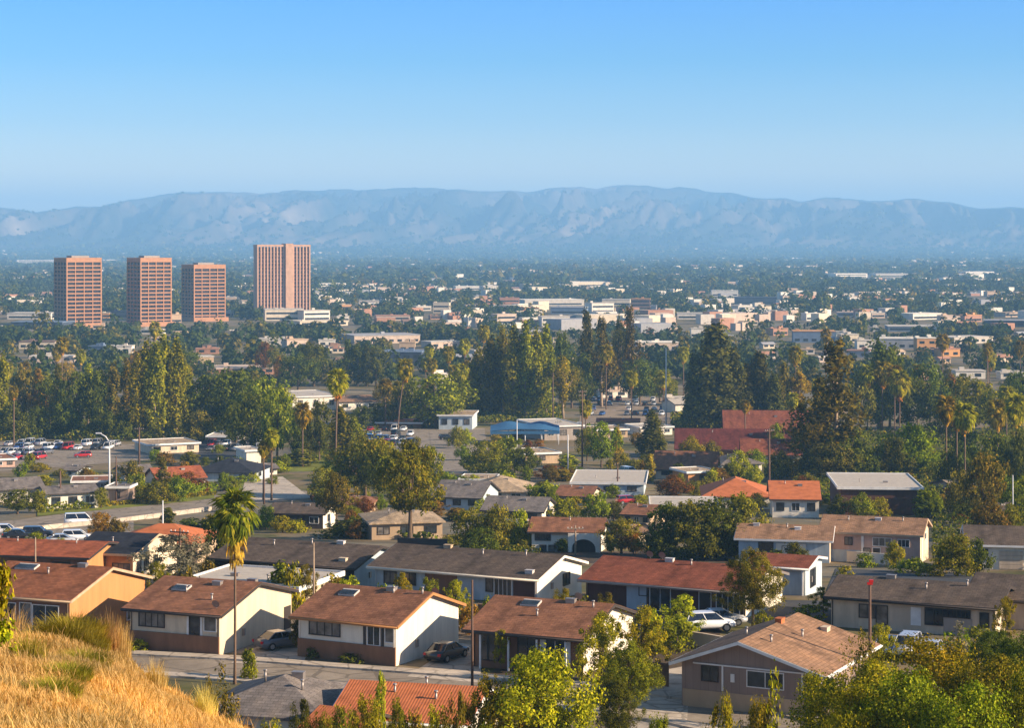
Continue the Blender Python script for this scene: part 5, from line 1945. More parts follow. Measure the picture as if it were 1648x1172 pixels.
# ================================================================== trees of the middle distance
T = tree
B_, D_, U_, P_, Y_, G_, S_ = 'broad', 'dome', 'bushy', 'poplar', 'cypress', 'gum', 'slim'
MID = [
    # left: gardens by the boulevard
    (B_, 28, 828, 789, 54, 'dark'), (D_, 62, 826, 790, 36, 'mid'), (B_, 163, 819, 786, 24, 'mid'), (G_, 262, 800, 735, 36, 'olive'), (D_, 222, 808, 764, 52, 'mid'),
    (D_, 252, 812, 776, 62, 'mid'), (D_, 287, 808, 769, 50, 'mid'), (D_, 213, 780, 744, 48, 'olive'), (B_, 302, 796, 761, 42, 'rust'), (D_, 140, 776, 755, 40, 'olive'),
    (U_, 48, 755, 730, 20, 'mid'), (D_, 62, 760, 746, 44, 'lime'), (D_, 372, 790, 767, 36, 'mid'), (U_, 408, 776, 761, 22, 'lime'), (U_, 388, 778, 766, 40, 'mid'),
    (B_, 160, 868, 826, 40, 'gold'), (D_, 186, 868, 836, 40, 'olive'), (U_, 12, 866, 851, 20, 'lime'), (U_, 58, 873, 857, 34, 'mid'), (D_, 342, 850, 828, 36, 'lime'),
    (U_, 310, 850, 835, 60, 'dark'), (S_, 270, 846, 818, 20, 'dark'), (D_, 98, 770, 755, 24, 'olive'), (D_, 330, 752, 736, 20, 'dark'), (D_, 352, 730, 716, 24, 'mid'),
    # poplar belt under the towers
    (P_, 236, 705, 545, 34, 'poplar'), (P_, 221, 708, 572, 26, 'poplar'), (P_, 262, 705, 538, 36, 'poplar'), (P_, 284, 705, 547, 30, 'poplar'), (P_, 250, 708, 553, 30, 'poplar'),
    (P_, 205, 700, 580, 26, 'poplar'), (P_, 182, 695, 586, 28, 'olive'), (P_, 302, 700, 588, 26, 'poplar'), (P_, 4, 705, 568, 26, 'poplar'), (G_, 60, 690, 592, 40, 'gold'),
    (B_, 35, 690, 600, 46, 'olive'), (G_, 95, 695, 585, 40, 'olive'), (B_, 80, 690, 612, 60, 'dark'), (B_, 122, 695, 600, 52, 'dark'), (G_, 142, 690, 580, 36, 'lime'),
    (B_, 158, 695, 600, 56, 'dark'), (B_, 332, 700, 606, 72, 'dark'), (B_, 376, 700, 600, 92, 'dark'), (B_, 420, 705, 612, 80, 'mid'), (B_, 452, 712, 626, 60, 'mid'),
    (B_, 352, 692, 620, 60, 'dark'), (D_, 320, 710, 662, 50, 'olive'), (D_, 100, 706, 650, 60, 'dark'), (D_, 20, 708, 650, 60, 'dark'), (D_, 160, 708, 655, 60, 'dark'), (D_, 60, 706, 655, 50, 'dark'),
    (D_, 200, 708, 660, 46, 'dark'), (B_, 405, 736, 636, 72, 'dark'), (B_, 446, 742, 630, 62, 'mid'), (B_, 380, 722, 650, 60, 'dark'), (P_, 548, 746, 655, 36, 'mid'), (P_, 569, 746, 670, 28, 'mid'),
    (B_, 514, 742, 650, 42, 'dark'), (B_, 480, 738, 664, 40, 'dark'), (D_, 495, 738, 690, 44, 'dark'),
    # around the two big round trees
    (B_, 588, 802, 706, 84, 'mid'), (B_, 628, 808, 732, 70, 'mid'), (B_, 518, 810, 754, 48, 'olive'), (B_, 545, 800, 735, 50, 'mid'), (U_, 560, 866, 838, 92, 'dark'), (U_, 598, 864, 842, 60, 'dark'),
    (D_, 455, 858, 831, 42, 'lime'), (D_, 428, 852, 815, 40, 'mid'), (U_, 476, 858, 838, 40, 'lime'), (U_, 440, 780, 767, 22, 'mid'), (D_, 735, 722, 687, 32, 'olive'), (D_, 750, 718, 692, 28, 'lime'),
    (D_, 680, 778, 742, 30, 'lime'),
    # middle gardens
    (B_, 780, 771, 711, 62, 'mid'), (B_, 815, 763, 705, 52, 'mid'), (B_, 844, 769, 722, 52, 'dark'), (B_, 760, 766, 730, 42, 'dark'), (D_, 800, 775, 745, 70, 'dark'), (U_, 852, 803, 781, 50, 'bright'),
    (U_, 876, 806, 782, 44, 'mid'), (D_, 885, 771, 749, 48, 'rust'), (U_, 868, 723, 708, 22, 'gold'), (U_, 850, 723, 709, 24, 'rust'), (B_, 968, 753, 681, 48, 'bright'), (B_, 945, 742, 690, 38, 'mid'),
    (D_, 1112, 744, 704, 46, 'lime'), (D_, 1215, 756, 724, 44, 'mid'), (B_, 1288, 748, 690, 60, 'drab'), (D_, 1145, 742, 712, 40, 'olive'), (P_, 993, 750, 686, 18, 'gold'), (Y_, 1050, 736, 660, 60, 'dark'), (S_, 1046, 777, 732, 16, 'gold'), (D_, 1020, 761, 740, 44, 'olive'), (D_, 1082, 801, 767, 64, 'rust'), (D_, 1117, 799, 775, 42, 'mid'),
    (D_, 915, 839, 802, 32, 'lime'), (D_, 955, 839, 796, 54, 'mid'), (S_, 903, 839, 804, 22, 'lime'), (D_, 988, 838, 808, 40, 'dark'), (U_, 890, 839, 821, 44, 'mid'), (D_, 1030, 812, 797, 34, 'lime'),
    (B_, 758, 886, 820, 60, 'olive'), (D_, 800, 887, 815, 62, 'olive'), (D_, 838, 885, 822, 46, 'lime'), (D_, 775, 890, 850, 64, 'dark'), (D_, 850, 887, 843, 34, 'olive'), (U_, 725, 878, 862, 50, 'mid'),
    (B_, 1000, 892, 838, 60, 'olive'), (D_, 985, 890, 856, 34, 'mid'), (D_, 1020, 893, 858, 44, 'gold'), (S_, 905, 889, 868, 22, 'mid'),
    (B_, 1075, 898, 813, 64, 'dark'), (B_, 1112, 900, 810, 68, 'olive'), (B_, 1152, 900, 805, 72, 'dark'), (B_, 1196, 898, 799, 66, 'olive'), (D_, 1132, 902, 850, 90, 'dark'), (D_, 1060, 900, 850, 60, 'dark'), (D_, 1185, 902, 850, 70, 'dark'),
    (B_, 1190, 777, 727, 34, 'lime'), (D_, 1130, 730, 703, 38, 'lime'), (D_, 1100, 728, 710, 30, 'gold'), (B_, 1250, 736, 684, 26, 'mid'), (D_, 1256, 770, 727, 52, 'olive'), (D_, 1170, 768, 748, 24, 'mid'), (D_, 1215, 782, 750, 30, 'lime'),
    # the airy gum and its neighbours
    (G_, 1345, 776, 543, 104, 'drab'), (G_, 1318, 770, 600, 64, 'drab'), (B_, 1366, 776, 690, 84, 'dark'), (B_, 1302, 772, 700, 54, 'dark'), (B_, 1340, 778, 715, 70, 'drab'), (D_, 1470, 770, 685, 104, 'bright'), (D_, 1440, 772, 705, 60, 'dark'),
    (B_, 1512, 782, 745, 44, 'mid'), (D_, 1398, 772, 728, 50, 'dark'), (B_, 1583, 854, 733, 70, 'olive'), (D_, 1545, 832, 758, 54, 'olive'), (D_, 1500, 834, 790, 40, 'bright'), (S_, 1484, 834, 790, 26, 'bright'),
    (D_, 1350, 836, 799, 40, 'dark'), (D_, 1386, 836, 796, 52, 'mid'), (D_, 1416, 834, 802, 44, 'lime'), (D_, 1540, 928, 862, 84, 'mid'), (D_, 1572, 924, 868, 46, 'dark'), (D_, 1592, 872, 808, 74, 'olive'), (D_, 1628, 870, 814, 64, 'mid'),
    (U_, 1468, 922, 900, 60, 'mid'), (U_, 1392, 914, 892, 34, 'mid'), (D_, 1438, 914, 872, 34, 'lime'), (D_, 1278, 910, 874, 44, 'dark'), (U_, 1250, 910, 886, 30, 'mid'), (U_, 1500, 928, 908, 50, 'lime'), (U_, 1360, 930, 912, 30, 'lime'),
    (D_, 1560, 835, 800, 60, 'dark'), (D_, 1610, 820, 760, 70, 'dark'), (D_, 1640, 800, 700, 60, 'dark'), (D_, 1600, 792, 700, 80, 'dark'), (D_, 1552, 762, 690, 64, 'dark'), (D_, 1528, 790, 725, 50, 'dark'), (B_, 1645, 850, 770, 60, 'mid'),
    # tall belt on the right
    (Y_, 1150, 692, 514, 102, 'conifer'), (Y_, 1120, 692, 565, 56, 'conifer'), (Y_, 1182, 692, 560, 66, 'conifer'), (Y_, 1222, 690, 560, 62, 'conifer'), (Y_, 1202, 690, 580, 44, 'conifer'), (Y_, 1245, 692, 600, 44, 'conifer'), (G_, 1262, 690, 580, 40, 'olive'),
    (G_, 1285, 690, 590, 40, 'gold'), (B_, 1432, 690, 562, 60, 'dark'), (Y_, 1415, 690, 545, 54, 'dark'), (B_, 1496, 692, 590, 64, 'dark'), (B_, 1560, 702, 610, 92, 'mid'), (B_, 1612, 706, 624, 84, 'mid'), (B_, 1646, 692, 600, 54, 'dark'),
    (B_, 1460, 700, 610, 70, 'dark'), (B_, 1530, 712, 640, 70, 'dark'), (B_, 1385, 700, 600, 46, 'olive'),
    # tall belt in the middle
    (P_, 752, 665, 578, 32, 'poplar'), (P_, 771, 668, 560, 30, 'poplar'), (P_, 790, 670, 540, 32, 'poplar'), (P_, 808, 670, 530, 28, 'poplar'), (P_, 827, 672, 527, 30, 'poplar'), (P_, 846, 672, 519, 32, 'poplar'), (P_, 863, 672, 528, 28, 'poplar'),
    (P_, 879, 670, 524, 26, 'poplar'), (P_, 760, 662, 600, 30, 'olive'), (P_, 836, 668, 560, 26, 'dark'), (P_, 800, 668, 575, 30, 'dark'), (G_, 906, 674, 568, 42, 'lime'), (Y_, 944, 652, 493, 38, 'conifer'), (G_, 968, 655, 508, 44, 'drab'), (G_, 976, 652, 540, 36, 'drab'),
    (B_, 920, 657, 590, 52, 'dark'), (G_, 1014, 642, 490, 40, 'drab'), (G_, 996, 640, 506, 32, 'dark'), (B_, 1030, 652, 580, 54, 'dark'), (B_, 1062, 648, 598, 54, 'mid'), (B_, 940, 655, 570, 40, 'dark'), (B_, 905, 650, 540, 34, 'dark'),
    # behind the leaning palm
    (B_, 505, 622, 555, 60, 'dark'), (G_, 560, 622, 545, 32, 'dark'), (P_, 575, 622, 550, 24, 'dark'), (P_, 590, 622, 556, 22, 'dark'), (B_, 605, 622, 562, 46, 'dark'), (B_, 480, 630, 572, 62, 'dark'), (B_, 702, 690, 604, 94, 'mid'), (B_, 655, 684, 612, 56, 'dark'),
    (B_, 722, 686, 620, 50, 'mid'), (D_, 640, 684, 640, 50, 'mid'), (B_, 735, 672, 600, 46, 'dark'), (B_, 425, 602, 553, 26, 'rust'), (B_, 445, 604, 562, 30, 'olive'), (B_, 620, 660, 615, 40, 'olive'), (B_, 582, 690, 655, 40, 'dark'), (B_, 610, 688, 650, 44, 'dark'),
]
for a in MID:
    T(*a[:6])
T('openlimb', 660, 874, 711, 108, 'mid', 'big round green tree with a forked bare trunk before the tan hipped roof house')
T('openlimb', 541, 856, 760, 56, 'olive', 'tree with a reddish leaning trunk before the brown hip roofed house')
T(B_, 690, 800, 722, 50, 'mid')
T(B_, 610, 806, 714, 60, 'lime')
palm(437, 806, 693, 28, lean=0, thick=.2)
palm(487, 752, 652, 34, thick=.2)
palm(540, 770, 598, 40, lean=3, thick=.22)
palm(640, 700, 580, 32, lean=12, thick=.22)
palm(424, 806, 712, 22, thick=.2)
for a in [(1523, 772, 642, 38), (1553, 778, 652, 42), (1606, 752, 648, 40), (1636, 764, 640, 42), (1540, 765, 660, 30), (1420, 700, 584, 36), (1448, 706, 600, 40), (1396, 700, 590, 30), (1440, 704, 590, 30), (1620, 720, 625, 30), (1512, 700, 640, 28),
          (1280, 672, 560, 26), (905, 672, 578, 28), (722, 640, 560, 22), (748, 632, 548, 22), (730, 650, 590, 24), (1100, 640, 560, 22), (300, 640, 590, 24), (130, 640, 565, 20), (1068, 655, 598, 26), (620, 690, 612, 26), (40, 640, 585, 24), (70, 650, 600, 24), (92, 640, 560, 20), (690, 620, 560, 18), (1590, 640, 560, 20), (1340, 640, 560, 20)]:
    palm(*a, thick=.22)

for i_ in range(30):
    b_ = rnd.uniform(615, 730)
    px_ = rnd.uniform(0, 1648)
    h_ = rnd.uniform(55, 105)
    palm(px_, b_, b_ - h_, rnd.uniform(17, 27), thick=.2)

# smaller trees filling the belts between the named ones
CLEAR = [(470, 615, 618, 668), (572, 700, 684, 726), (690, 785, 684, 770), (940, 1090, 628, 700), (785, 940, 678, 720), (1085, 1310, 655, 740), (-10, 260, 700, 800), (320, 425, 700, 790)]
n_ = 0
while n_ < 32:
    px = rnd.uniform(-30, 1680)
    base = rnd.triangular(604, 712, 640)
    h = rnd.uniform(22, 52)
    if any(a - 10 < px < b + 10 and (c < base < d_ or c < base - h * .6 < d_) for a, b, c, d_ in CLEAR):
        continue
    kind = rnd.choice((B_, B_, D_, D_, P_, G_))
    leaf = rnd.choice(('dark', 'dark', 'mid', 'olive', 'olive', 'mid', 'gold'))
    T(kind, px, base, base - h * (1.4 if kind in (P_, G_) else 1), h * (0.45 if kind == P_ else rnd.uniform(.9, 1.4)), leaf)
    n_ += 1

# garden shrubs between the lower houses
AVOID = [(-60, 345, 795, 885), (-60, 250, 705, 765), (320, 425, 706, 740), (950, 1080, 690, 700), (380, 505, 765, 810), (580, 690, 690, 722), (850, 1000, 836, 892), (1190, 1530, 830, 912)]
n_ = 0
while n_ < 200:
    px, base = rnd.uniform(-10, 1660), rnd.triangular(692, 905, 780)
    if any(a < px < b and c < base < d_ for a, b, c, d_ in AVOID):
        continue
    T(rnd.choice((U_, U_, D_, D_, S_)), px, base, base - rnd.uniform(14, 30), rnd.uniform(18, 40), rnd.choice(('mid', 'lime', 'olive', 'dark', 'lime', 'bright', 'gold', 'rust', 'mid')))
    n_ += 1

def undergrowth():
    r = np.random.default_rng(77)
    cs, sz = [], []
    for (a, b, c, e, n, h) in ((1285, 1670, 694, 805, 30000, 3.4), (-30, 480, 672, 711, 22000, 3.2), (725, 905, 652, 682, 9000, 3.0), (470, 610, 690, 742, 6000, 2.4), (1080, 1300, 672, 694, 8000, 4.0),
                               (1230, 1340, 740, 772, 3000, 2.2), (600, 760, 664, 690, 7000, 3.0), (900, 1090, 618, 640, 7000, 3.5), (1500, 1670, 800, 905, 9000, 2.6), (1040, 1230, 880, 902, 4000, 1.8), (740, 870, 870, 892, 3000, 1.5),
                               (1668, 1960, 615, 1000, 60000, 7.0), (-330, -40, 640, 690, 12000, 6.0), (-330, -45, 770, 1000, 22000, 4.5)):
        px = r.uniform(a, b, n)
        row = r.uniform(c, e, n)
        d = np.array([d_of_row(q) for q in np.linspace(c, e, 60)])
        d = np.interp(row, np.linspace(c, e, 60), d)
        x = (px - 824) * d / F
        k = np.array([noise.noise(Vector((u * .12, v * .05, 2))) for u, v in zip(x, d)])
        ok = k > -.18
        x, d, k = x[ok], d[ok], k[ok]
        z = np.interp(d, _zy, _zz) + h * (.35 + .8 * np.clip(k + .2, 0, 1)) * r.uniform(0, 1, len(x)) ** .7
        cs.append(np.stack([x, d, z], 1))
        sz.append(np.full(len(x), .3) * d / 450)
    c = np.concatenate(cs)
    v, q = leaf_quads(c, unit(r.normal(size=c.shape) + np.array([.1, -.4, .7])), np.concatenate(sz), .75, r)
    tag(link('undergrowth', np_mesh('undergrowth', v, q, [LEAF['dark'], LEAF['olive']], (r.uniform(0, 1, len(q)) > .7).astype(int))), kind='stuff')


undergrowth()

# ---- grass and brush on the dry hillside
def hill_grass():
    r = np.random.default_rng(5)
    n = 260000
    y = 17 + 31 * r.uniform(0, 1, n) ** 0.8
    u = -0.31 + 0.27 * r.uniform(0, 1, n)
    x = u * y
    # patchy density
    keep = np.array([noise.noise(Vector((a * .5, b * .5, 4))) for a, b in zip(x, y)]) + r.uniform(-.75, .5, n) > -0.16
    x, y = x[keep], y[keep]
    n = len(x)
    z = np.array([hill_z(a, b) for a, b in zip(x, y)])
    big = np.array([noise.noise(Vector((a * .35, b * .35, 14))) for a, b in zip(x, y)])
    h = r.uniform(.05, .19, n) * (1 + .6 * big)
    h *= np.where(r.uniform(0, 1, n) > .975, 2.2, 1.0)
    az = r.uniform(0, 6.28, n)
    ln = h * r.uniform(.2, .8, n)
    w = 0.007
    dx, dy = np.cos(az), np.sin(az)
    base = np.stack([x, y, z - .02], 1)
    side = np.stack([-dy, dx, 0 * dx], 1) * w
    mid = base + np.stack([dx * ln * .35, dy * ln * .35, h * .62], 1)
    tip = base + np.stack([dx * ln, dy * ln, h * .98], 1)
    V = np.stack([base - side, base + side, mid + side * .7, mid - side * .7, tip + side * .25, tip - side * .25], 1).reshape(-1, 3)
    k = np.arange(n)[:, None] * 6
    Q = np.concatenate([k + np.array([0, 1, 2, 3]), k + np.array([3, 2, 4, 5])], 0)
    tag(link('dry_grass', np_mesh('dry_grass', V, Q, LEAF['dry'])), kind='stuff')


hill_grass()


def tuft_mesh(seed, n, h, w, spread, blade=.006):
    r = np.random.default_rng(seed)
    a = r.uniform(0, 6.28, n)
    q = r.uniform(0, 1, n) ** .6
    b = np.stack([np.cos(a) * q * w / 2, np.sin(a) * q * w / 2, -0.05 * np.ones(n)], 1)
    az = a + r.uniform(-.8, .8, n)
    hh = h * r.uniform(.45, 1.1, n) * (1.1 - .45 * q)
    ln = hh * r.uniform(.05, spread, n)
    side = np.stack([-np.sin(az), np.cos(az), 0 * az], 1) * blade
    mid = b + np.stack([np.cos(az) * ln * .3, np.sin(az) * ln * .3, hh * .6], 1)
    tip = b + np.stack([np.cos(az) * ln, np.sin(az) * ln, hh], 1)
    V = np.stack([b - side, b + side, mid + side * .8, mid - side * .8, tip + side * .2, tip - side * .2], 1).reshape(-1, 3)
    k = np.arange(n)[:, None] * 6
    Q = np.concatenate([k + np.array([0, 1, 2, 3]), k + np.array([3, 2, 4, 5])], 0)
    return np_mesh('tuft', V, Q, LEAF['sage'])


TUFT = [tuft_mesh(1, 3000, 1.0, 1.5, .6, .009), tuft_mesh(2, 1500, .8, 1.1, .7, .008), tuft_mesh(3, 420, 1.1, .8, .4)]
for (k, px, d, h, w, leaf, lab) in [
    (0, 112, 40.5, .55, .9, 'sage', 'big green grass tussock on the crest of the dry hillside'), (1, 70, 41.5, .42, .8, 'sage', 'green tussock left of the biggest one on the hillside crest'),
    (1, 150, 40, .42, .6, 'sage', 'yellow green tussock right of the biggest one on the hillside crest'), (2, 178, 41, .8, .6, 'dry', 'tall dry weed stalks on the hillside crest, above the street'),
    (2, 196, 41, .7, .5, 'dry', 'thin dry weed stalks at the shoulder of the hillside'), (2, 20, 42, .7, 1.0, 'dry', 'dry weed stalks on the hillside before the brown roofed house'),
    (1, 108, 31, .3, .7, 'sage', 'low green tussock in the middle of the dry slope'), (1, 85, 27.5, .35, .7, 'sage', 'small yellow green tussock low on the dry slope'),
    (2, 318, 30, .45, .5, 'dry', 'dark dry weed low on the slope'), (1, 135, 35, .4, .8, 'sage', 'flat faded tussock below the biggest one'), (2, 250, 40, .5, .6, 'dry', 'short dry stalks along the edge of the slope above the street'),
    (2, 45, 33, .4, .8, 'sage', 'green tussock by the left edge of the dry slope'), (2, 330, 40, .55, .6, 'dry', 'dry stalks at the lower edge of the dry slope')]:
    x = X_at(px, d)
    o = link('grass_tussock', TUFT[k])
    o.location = (x, d, hill_z(x, d))
    o.rotation_euler = (0, 0, rnd.uniform(0, 6.28))
    o.scale = (w, w, h)
    o.material_slots[0].link = 'OBJECT'
    o.material_slots[0].material = LEAF[leaf]
    tag(o, lab, 'grass tussock')

# ================================================================== towers and the town on the plain
def office_tower(px0, px1, pxc, top, base, floors, bays, label):
    """square office tower seen on a corner: px0..pxc the shaded side, pxc..px1 the lit front"""
    d = d_of_row(base)
    k = d / F
    H = (base - top) * k
    # sides from the widths seen, turned by the direction it is seen in
    a = math.atan2((pxc - px0), (px1 - pxc)) + math.atan2(824 - pxc, F)
    w = math.hypot(px1 - pxc, pxc - px0) * k
    org = Vector((X_at(pxc, d), d, 0))
    e = empty('office_tower', org, a * 1.0, label, 'office tower', 'pinkish office towers on the plain')
    # local: front along +x, side along +y (turned away to the left)
    conc = stucco('tower_concrete', (0.47, 0.235, 0.125), .08)
    win = glass('tower_glass', (0.025, 0.020, 0.022), .12)
    b = MB()
    ch = w * .07

    def plan(o_):
        return [(o_, o_ - 0.0 + ch if False else o_), (w - o_, o_), (w - o_, w - o_), (o_, w - o_)]
    core = MB()
    core.prism_z(plan(.8), -1, H - 1)
    core.build('glazing', win, e)
    fh = (H - 3.2 - 5) / floors
    sp = MB()
    sp.prism_z(plan(0), H - 3.4, H)
    for i in range(floors + 1):
        z = 5 + i * fh
        if i < floors:
            sp.prism_z(plan(0.02), z - fh * .15, z + fh * .15)
    sp.build('spandrel', conc, e)
    mu = MB()
    t = .62
    for s in range(bays + 1):
        x = s * (w - t) / bays
        for (x0, x1, y0, y1) in ((x, x + t, -.06, .9), (x, x + t, w - .9, w + .06), (-.06, .9, x + .001, x + t - .001), (w - .9, w + .06, x + .001, x + t - .001)):
            mu.box(x0, x1, y0, y1, 0, H - 3.2)
    mu.build('pier', conc, e)
    rf = MB()
    rf.box(w * .25, w * .75, w * .3, w * .7, H + .002, H + 1.6)
    rf.build('roof_plant', WALLS['grey'], e)
    pd = MB()
    pd.box(-.5, w + 2, -1.5, w + 1, -.5, 3.4)
    pd.build('podium', conc, e)
    return e


office_tower(87, 163, 107, 415, 528, 15, 4, 'leftmost pinkish office tower of three, with dark gridded windows')
office_tower(204, 276, 226, 415, 526, 15, 4, 'middle pinkish office tower of three, between its twin and the shorter one')
office_tower(292, 363, 312, 426, 518, 13, 4, 'shortest pinkish office tower of three, nearest the ribbed hotel tower')


def hotel():
    d = d_of_row(512)
    k = d / F
    H = (512 - 393) * k
    x0, xc, x1 = 405, 414, 497
    a = math.atan2(xc - x0, x1 - xc) * 1.6 + math.atan2(824 - xc, F)
    w = (x1 - xc) * k / math.cos(a)
    dp = 19.0
    e = empty('hotel_tower', (X_at(xc, d), d, 0), a, 'tall pink ribbed hotel tower with vertical window strips', 'hotel tower')
    conc = stucco('hotel_concrete', (0.58, 0.35, 0.23), .06)
    win = glass('hotel_glass', (0.045, 0.018, 0.014), .2)
    g = MB()
    g.box(.5, w - .5, .5, dp - .5, -1, H - 2.5)
    g.build('glazing', win, e)
    ribs = MB()
    n = 17
    cx0, cx1 = w * .53, w * .67
    for i in range(n):
        x = i * (w - 1.1) / (n - 1)
        if cx0 - 1.3 < x < cx1:
            continue
        ribs.box(x, x + 1.1, -.25, .9, -.5, H - 2.2)
    ribs.box(0, .45, 1.0, dp, -.5, H - 2.2)
    ribs.box(w - .45, w, 1.0, dp, -.5, H - 2.2)
    ribs.build('rib', conc, e)
    s = MB()
    s.box(cx0, cx1, -1.6, dp, -.5, H + .6)
    s.build('lift_shaft', conc, e)
    t = MB()
    t.box(-.2, cx0 - .01, -.35, dp, H - 2.1, H - .4)
    t.box(cx1 + .01, w + .2, -.35, dp, H - 2.1, H - .4)
    t.build('roof_band', conc, e)
    f = MB()
    fl = 17
    for i in range(fl):
        z = 6 + (H - 10) * i / fl
        f.box(.46, cx0 - .02, .3, .49, z, z + .55)
        f.box(cx1 + .02, w - .46, .3, .49, z, z + .55)
    f.build('floor_band', paint('hotel_floor_band', (0.30, 0.14, 0.10), .7), e)


hotel()
LOWC = {
    'white': (0.74, 0.67, 0.56), 'cream': (0.70, 0.58, 0.42), 'tan': (0.52, 0.37, 0.24), 'pink': (0.56, 0.43, 0.33), 'brick': (0.42, 0.22, 0.14), 'grey': (0.36, 0.35, 0.35),
    'brown': (0.22, 0.14, 0.10), 'blue': (0.16, 0.21, 0.29), 'navy': (0.055, 0.07, 0.10), 'orange': (0.58, 0.30, 0.12), 'pale': (0.56, 0.50, 0.42)}
LOWM = {k: stucco('town_' + k, v, .1) for k, v in LOWC.items()}
FARB = []


def low(px0, px1, top, base, wall, roof, label, dp=None, th=None, wins=2, group=None, gable=False, crown=None):
    if th is None:
        th = rnd.uniform(4, 14) if wall in ('navy', 'blue', 'grey', 'brown') else rnd.uniform(-32, 6)
    d = d_of_row(base)
    k = d / F
    w = (px1 - px0) * k / math.cos(R(th)) * .9
    H = max(2.6, (base - top) * k * .66)
    dp = dp or min(w * .7, 40)
    e = empty('low_building', (X_at(px1, d), d, gz(d)), -R(th), label, 'building', group)
    b = MB()
    b.box(-w, 0, 0, dp, -1, H)
    b.build('wall', LOWM[wall], e)
    r = MB()
    if gable:
        r.prism_x([(-.6, H + .02), (dp / 2, H + min(4, dp * .25)), (dp + .6, H + .02)], -w - .5, .5)
    else:
        r.box(-w - .3, .3, -.3, dp + .3, H + .003, H + .5)
        for q in range(int(rnd.uniform(1, 4))):
            x, y = -w * rnd.uniform(.1, .9), dp * rnd.uniform(.2, .8)
            r.box(x - 1.2, x + 1.2, y - 1, y + 1, H + .502, H + rnd.uniform(1, 2.2))
    r.build('roof', LOWM[roof], e)
    if wins:
        fl = max(1, int(H / 3.6))
        nb = max(2, int(w / 5))
        for f in range(fl):
            z = 1.0 + f * (H - .5) / fl
            zt = z + min(1.6, H / fl * .5)
            if base > 545:
                for q in range(nb):
                    x = -w + (q + .5) * w / nb
                    ww = min(w / nb * .33, 1.5)
                    m = MB()
                    m.box(x - ww, x + ww, -.06, -.003, z, zt)
                    m.build('window', G_DARK, e)
            else:
                m = MB()
                m.box(-w * .96, -w * .04, -.06, -.003, z, zt)
                m.build('window_band', G_DARK, e)
            m = MB()
            m.box(.003, .06, dp * .1, dp * .9, z, zt)
            m.build('window_band', G_DARK, e)
    FARB.append((px0, px1, top, base))
    return e


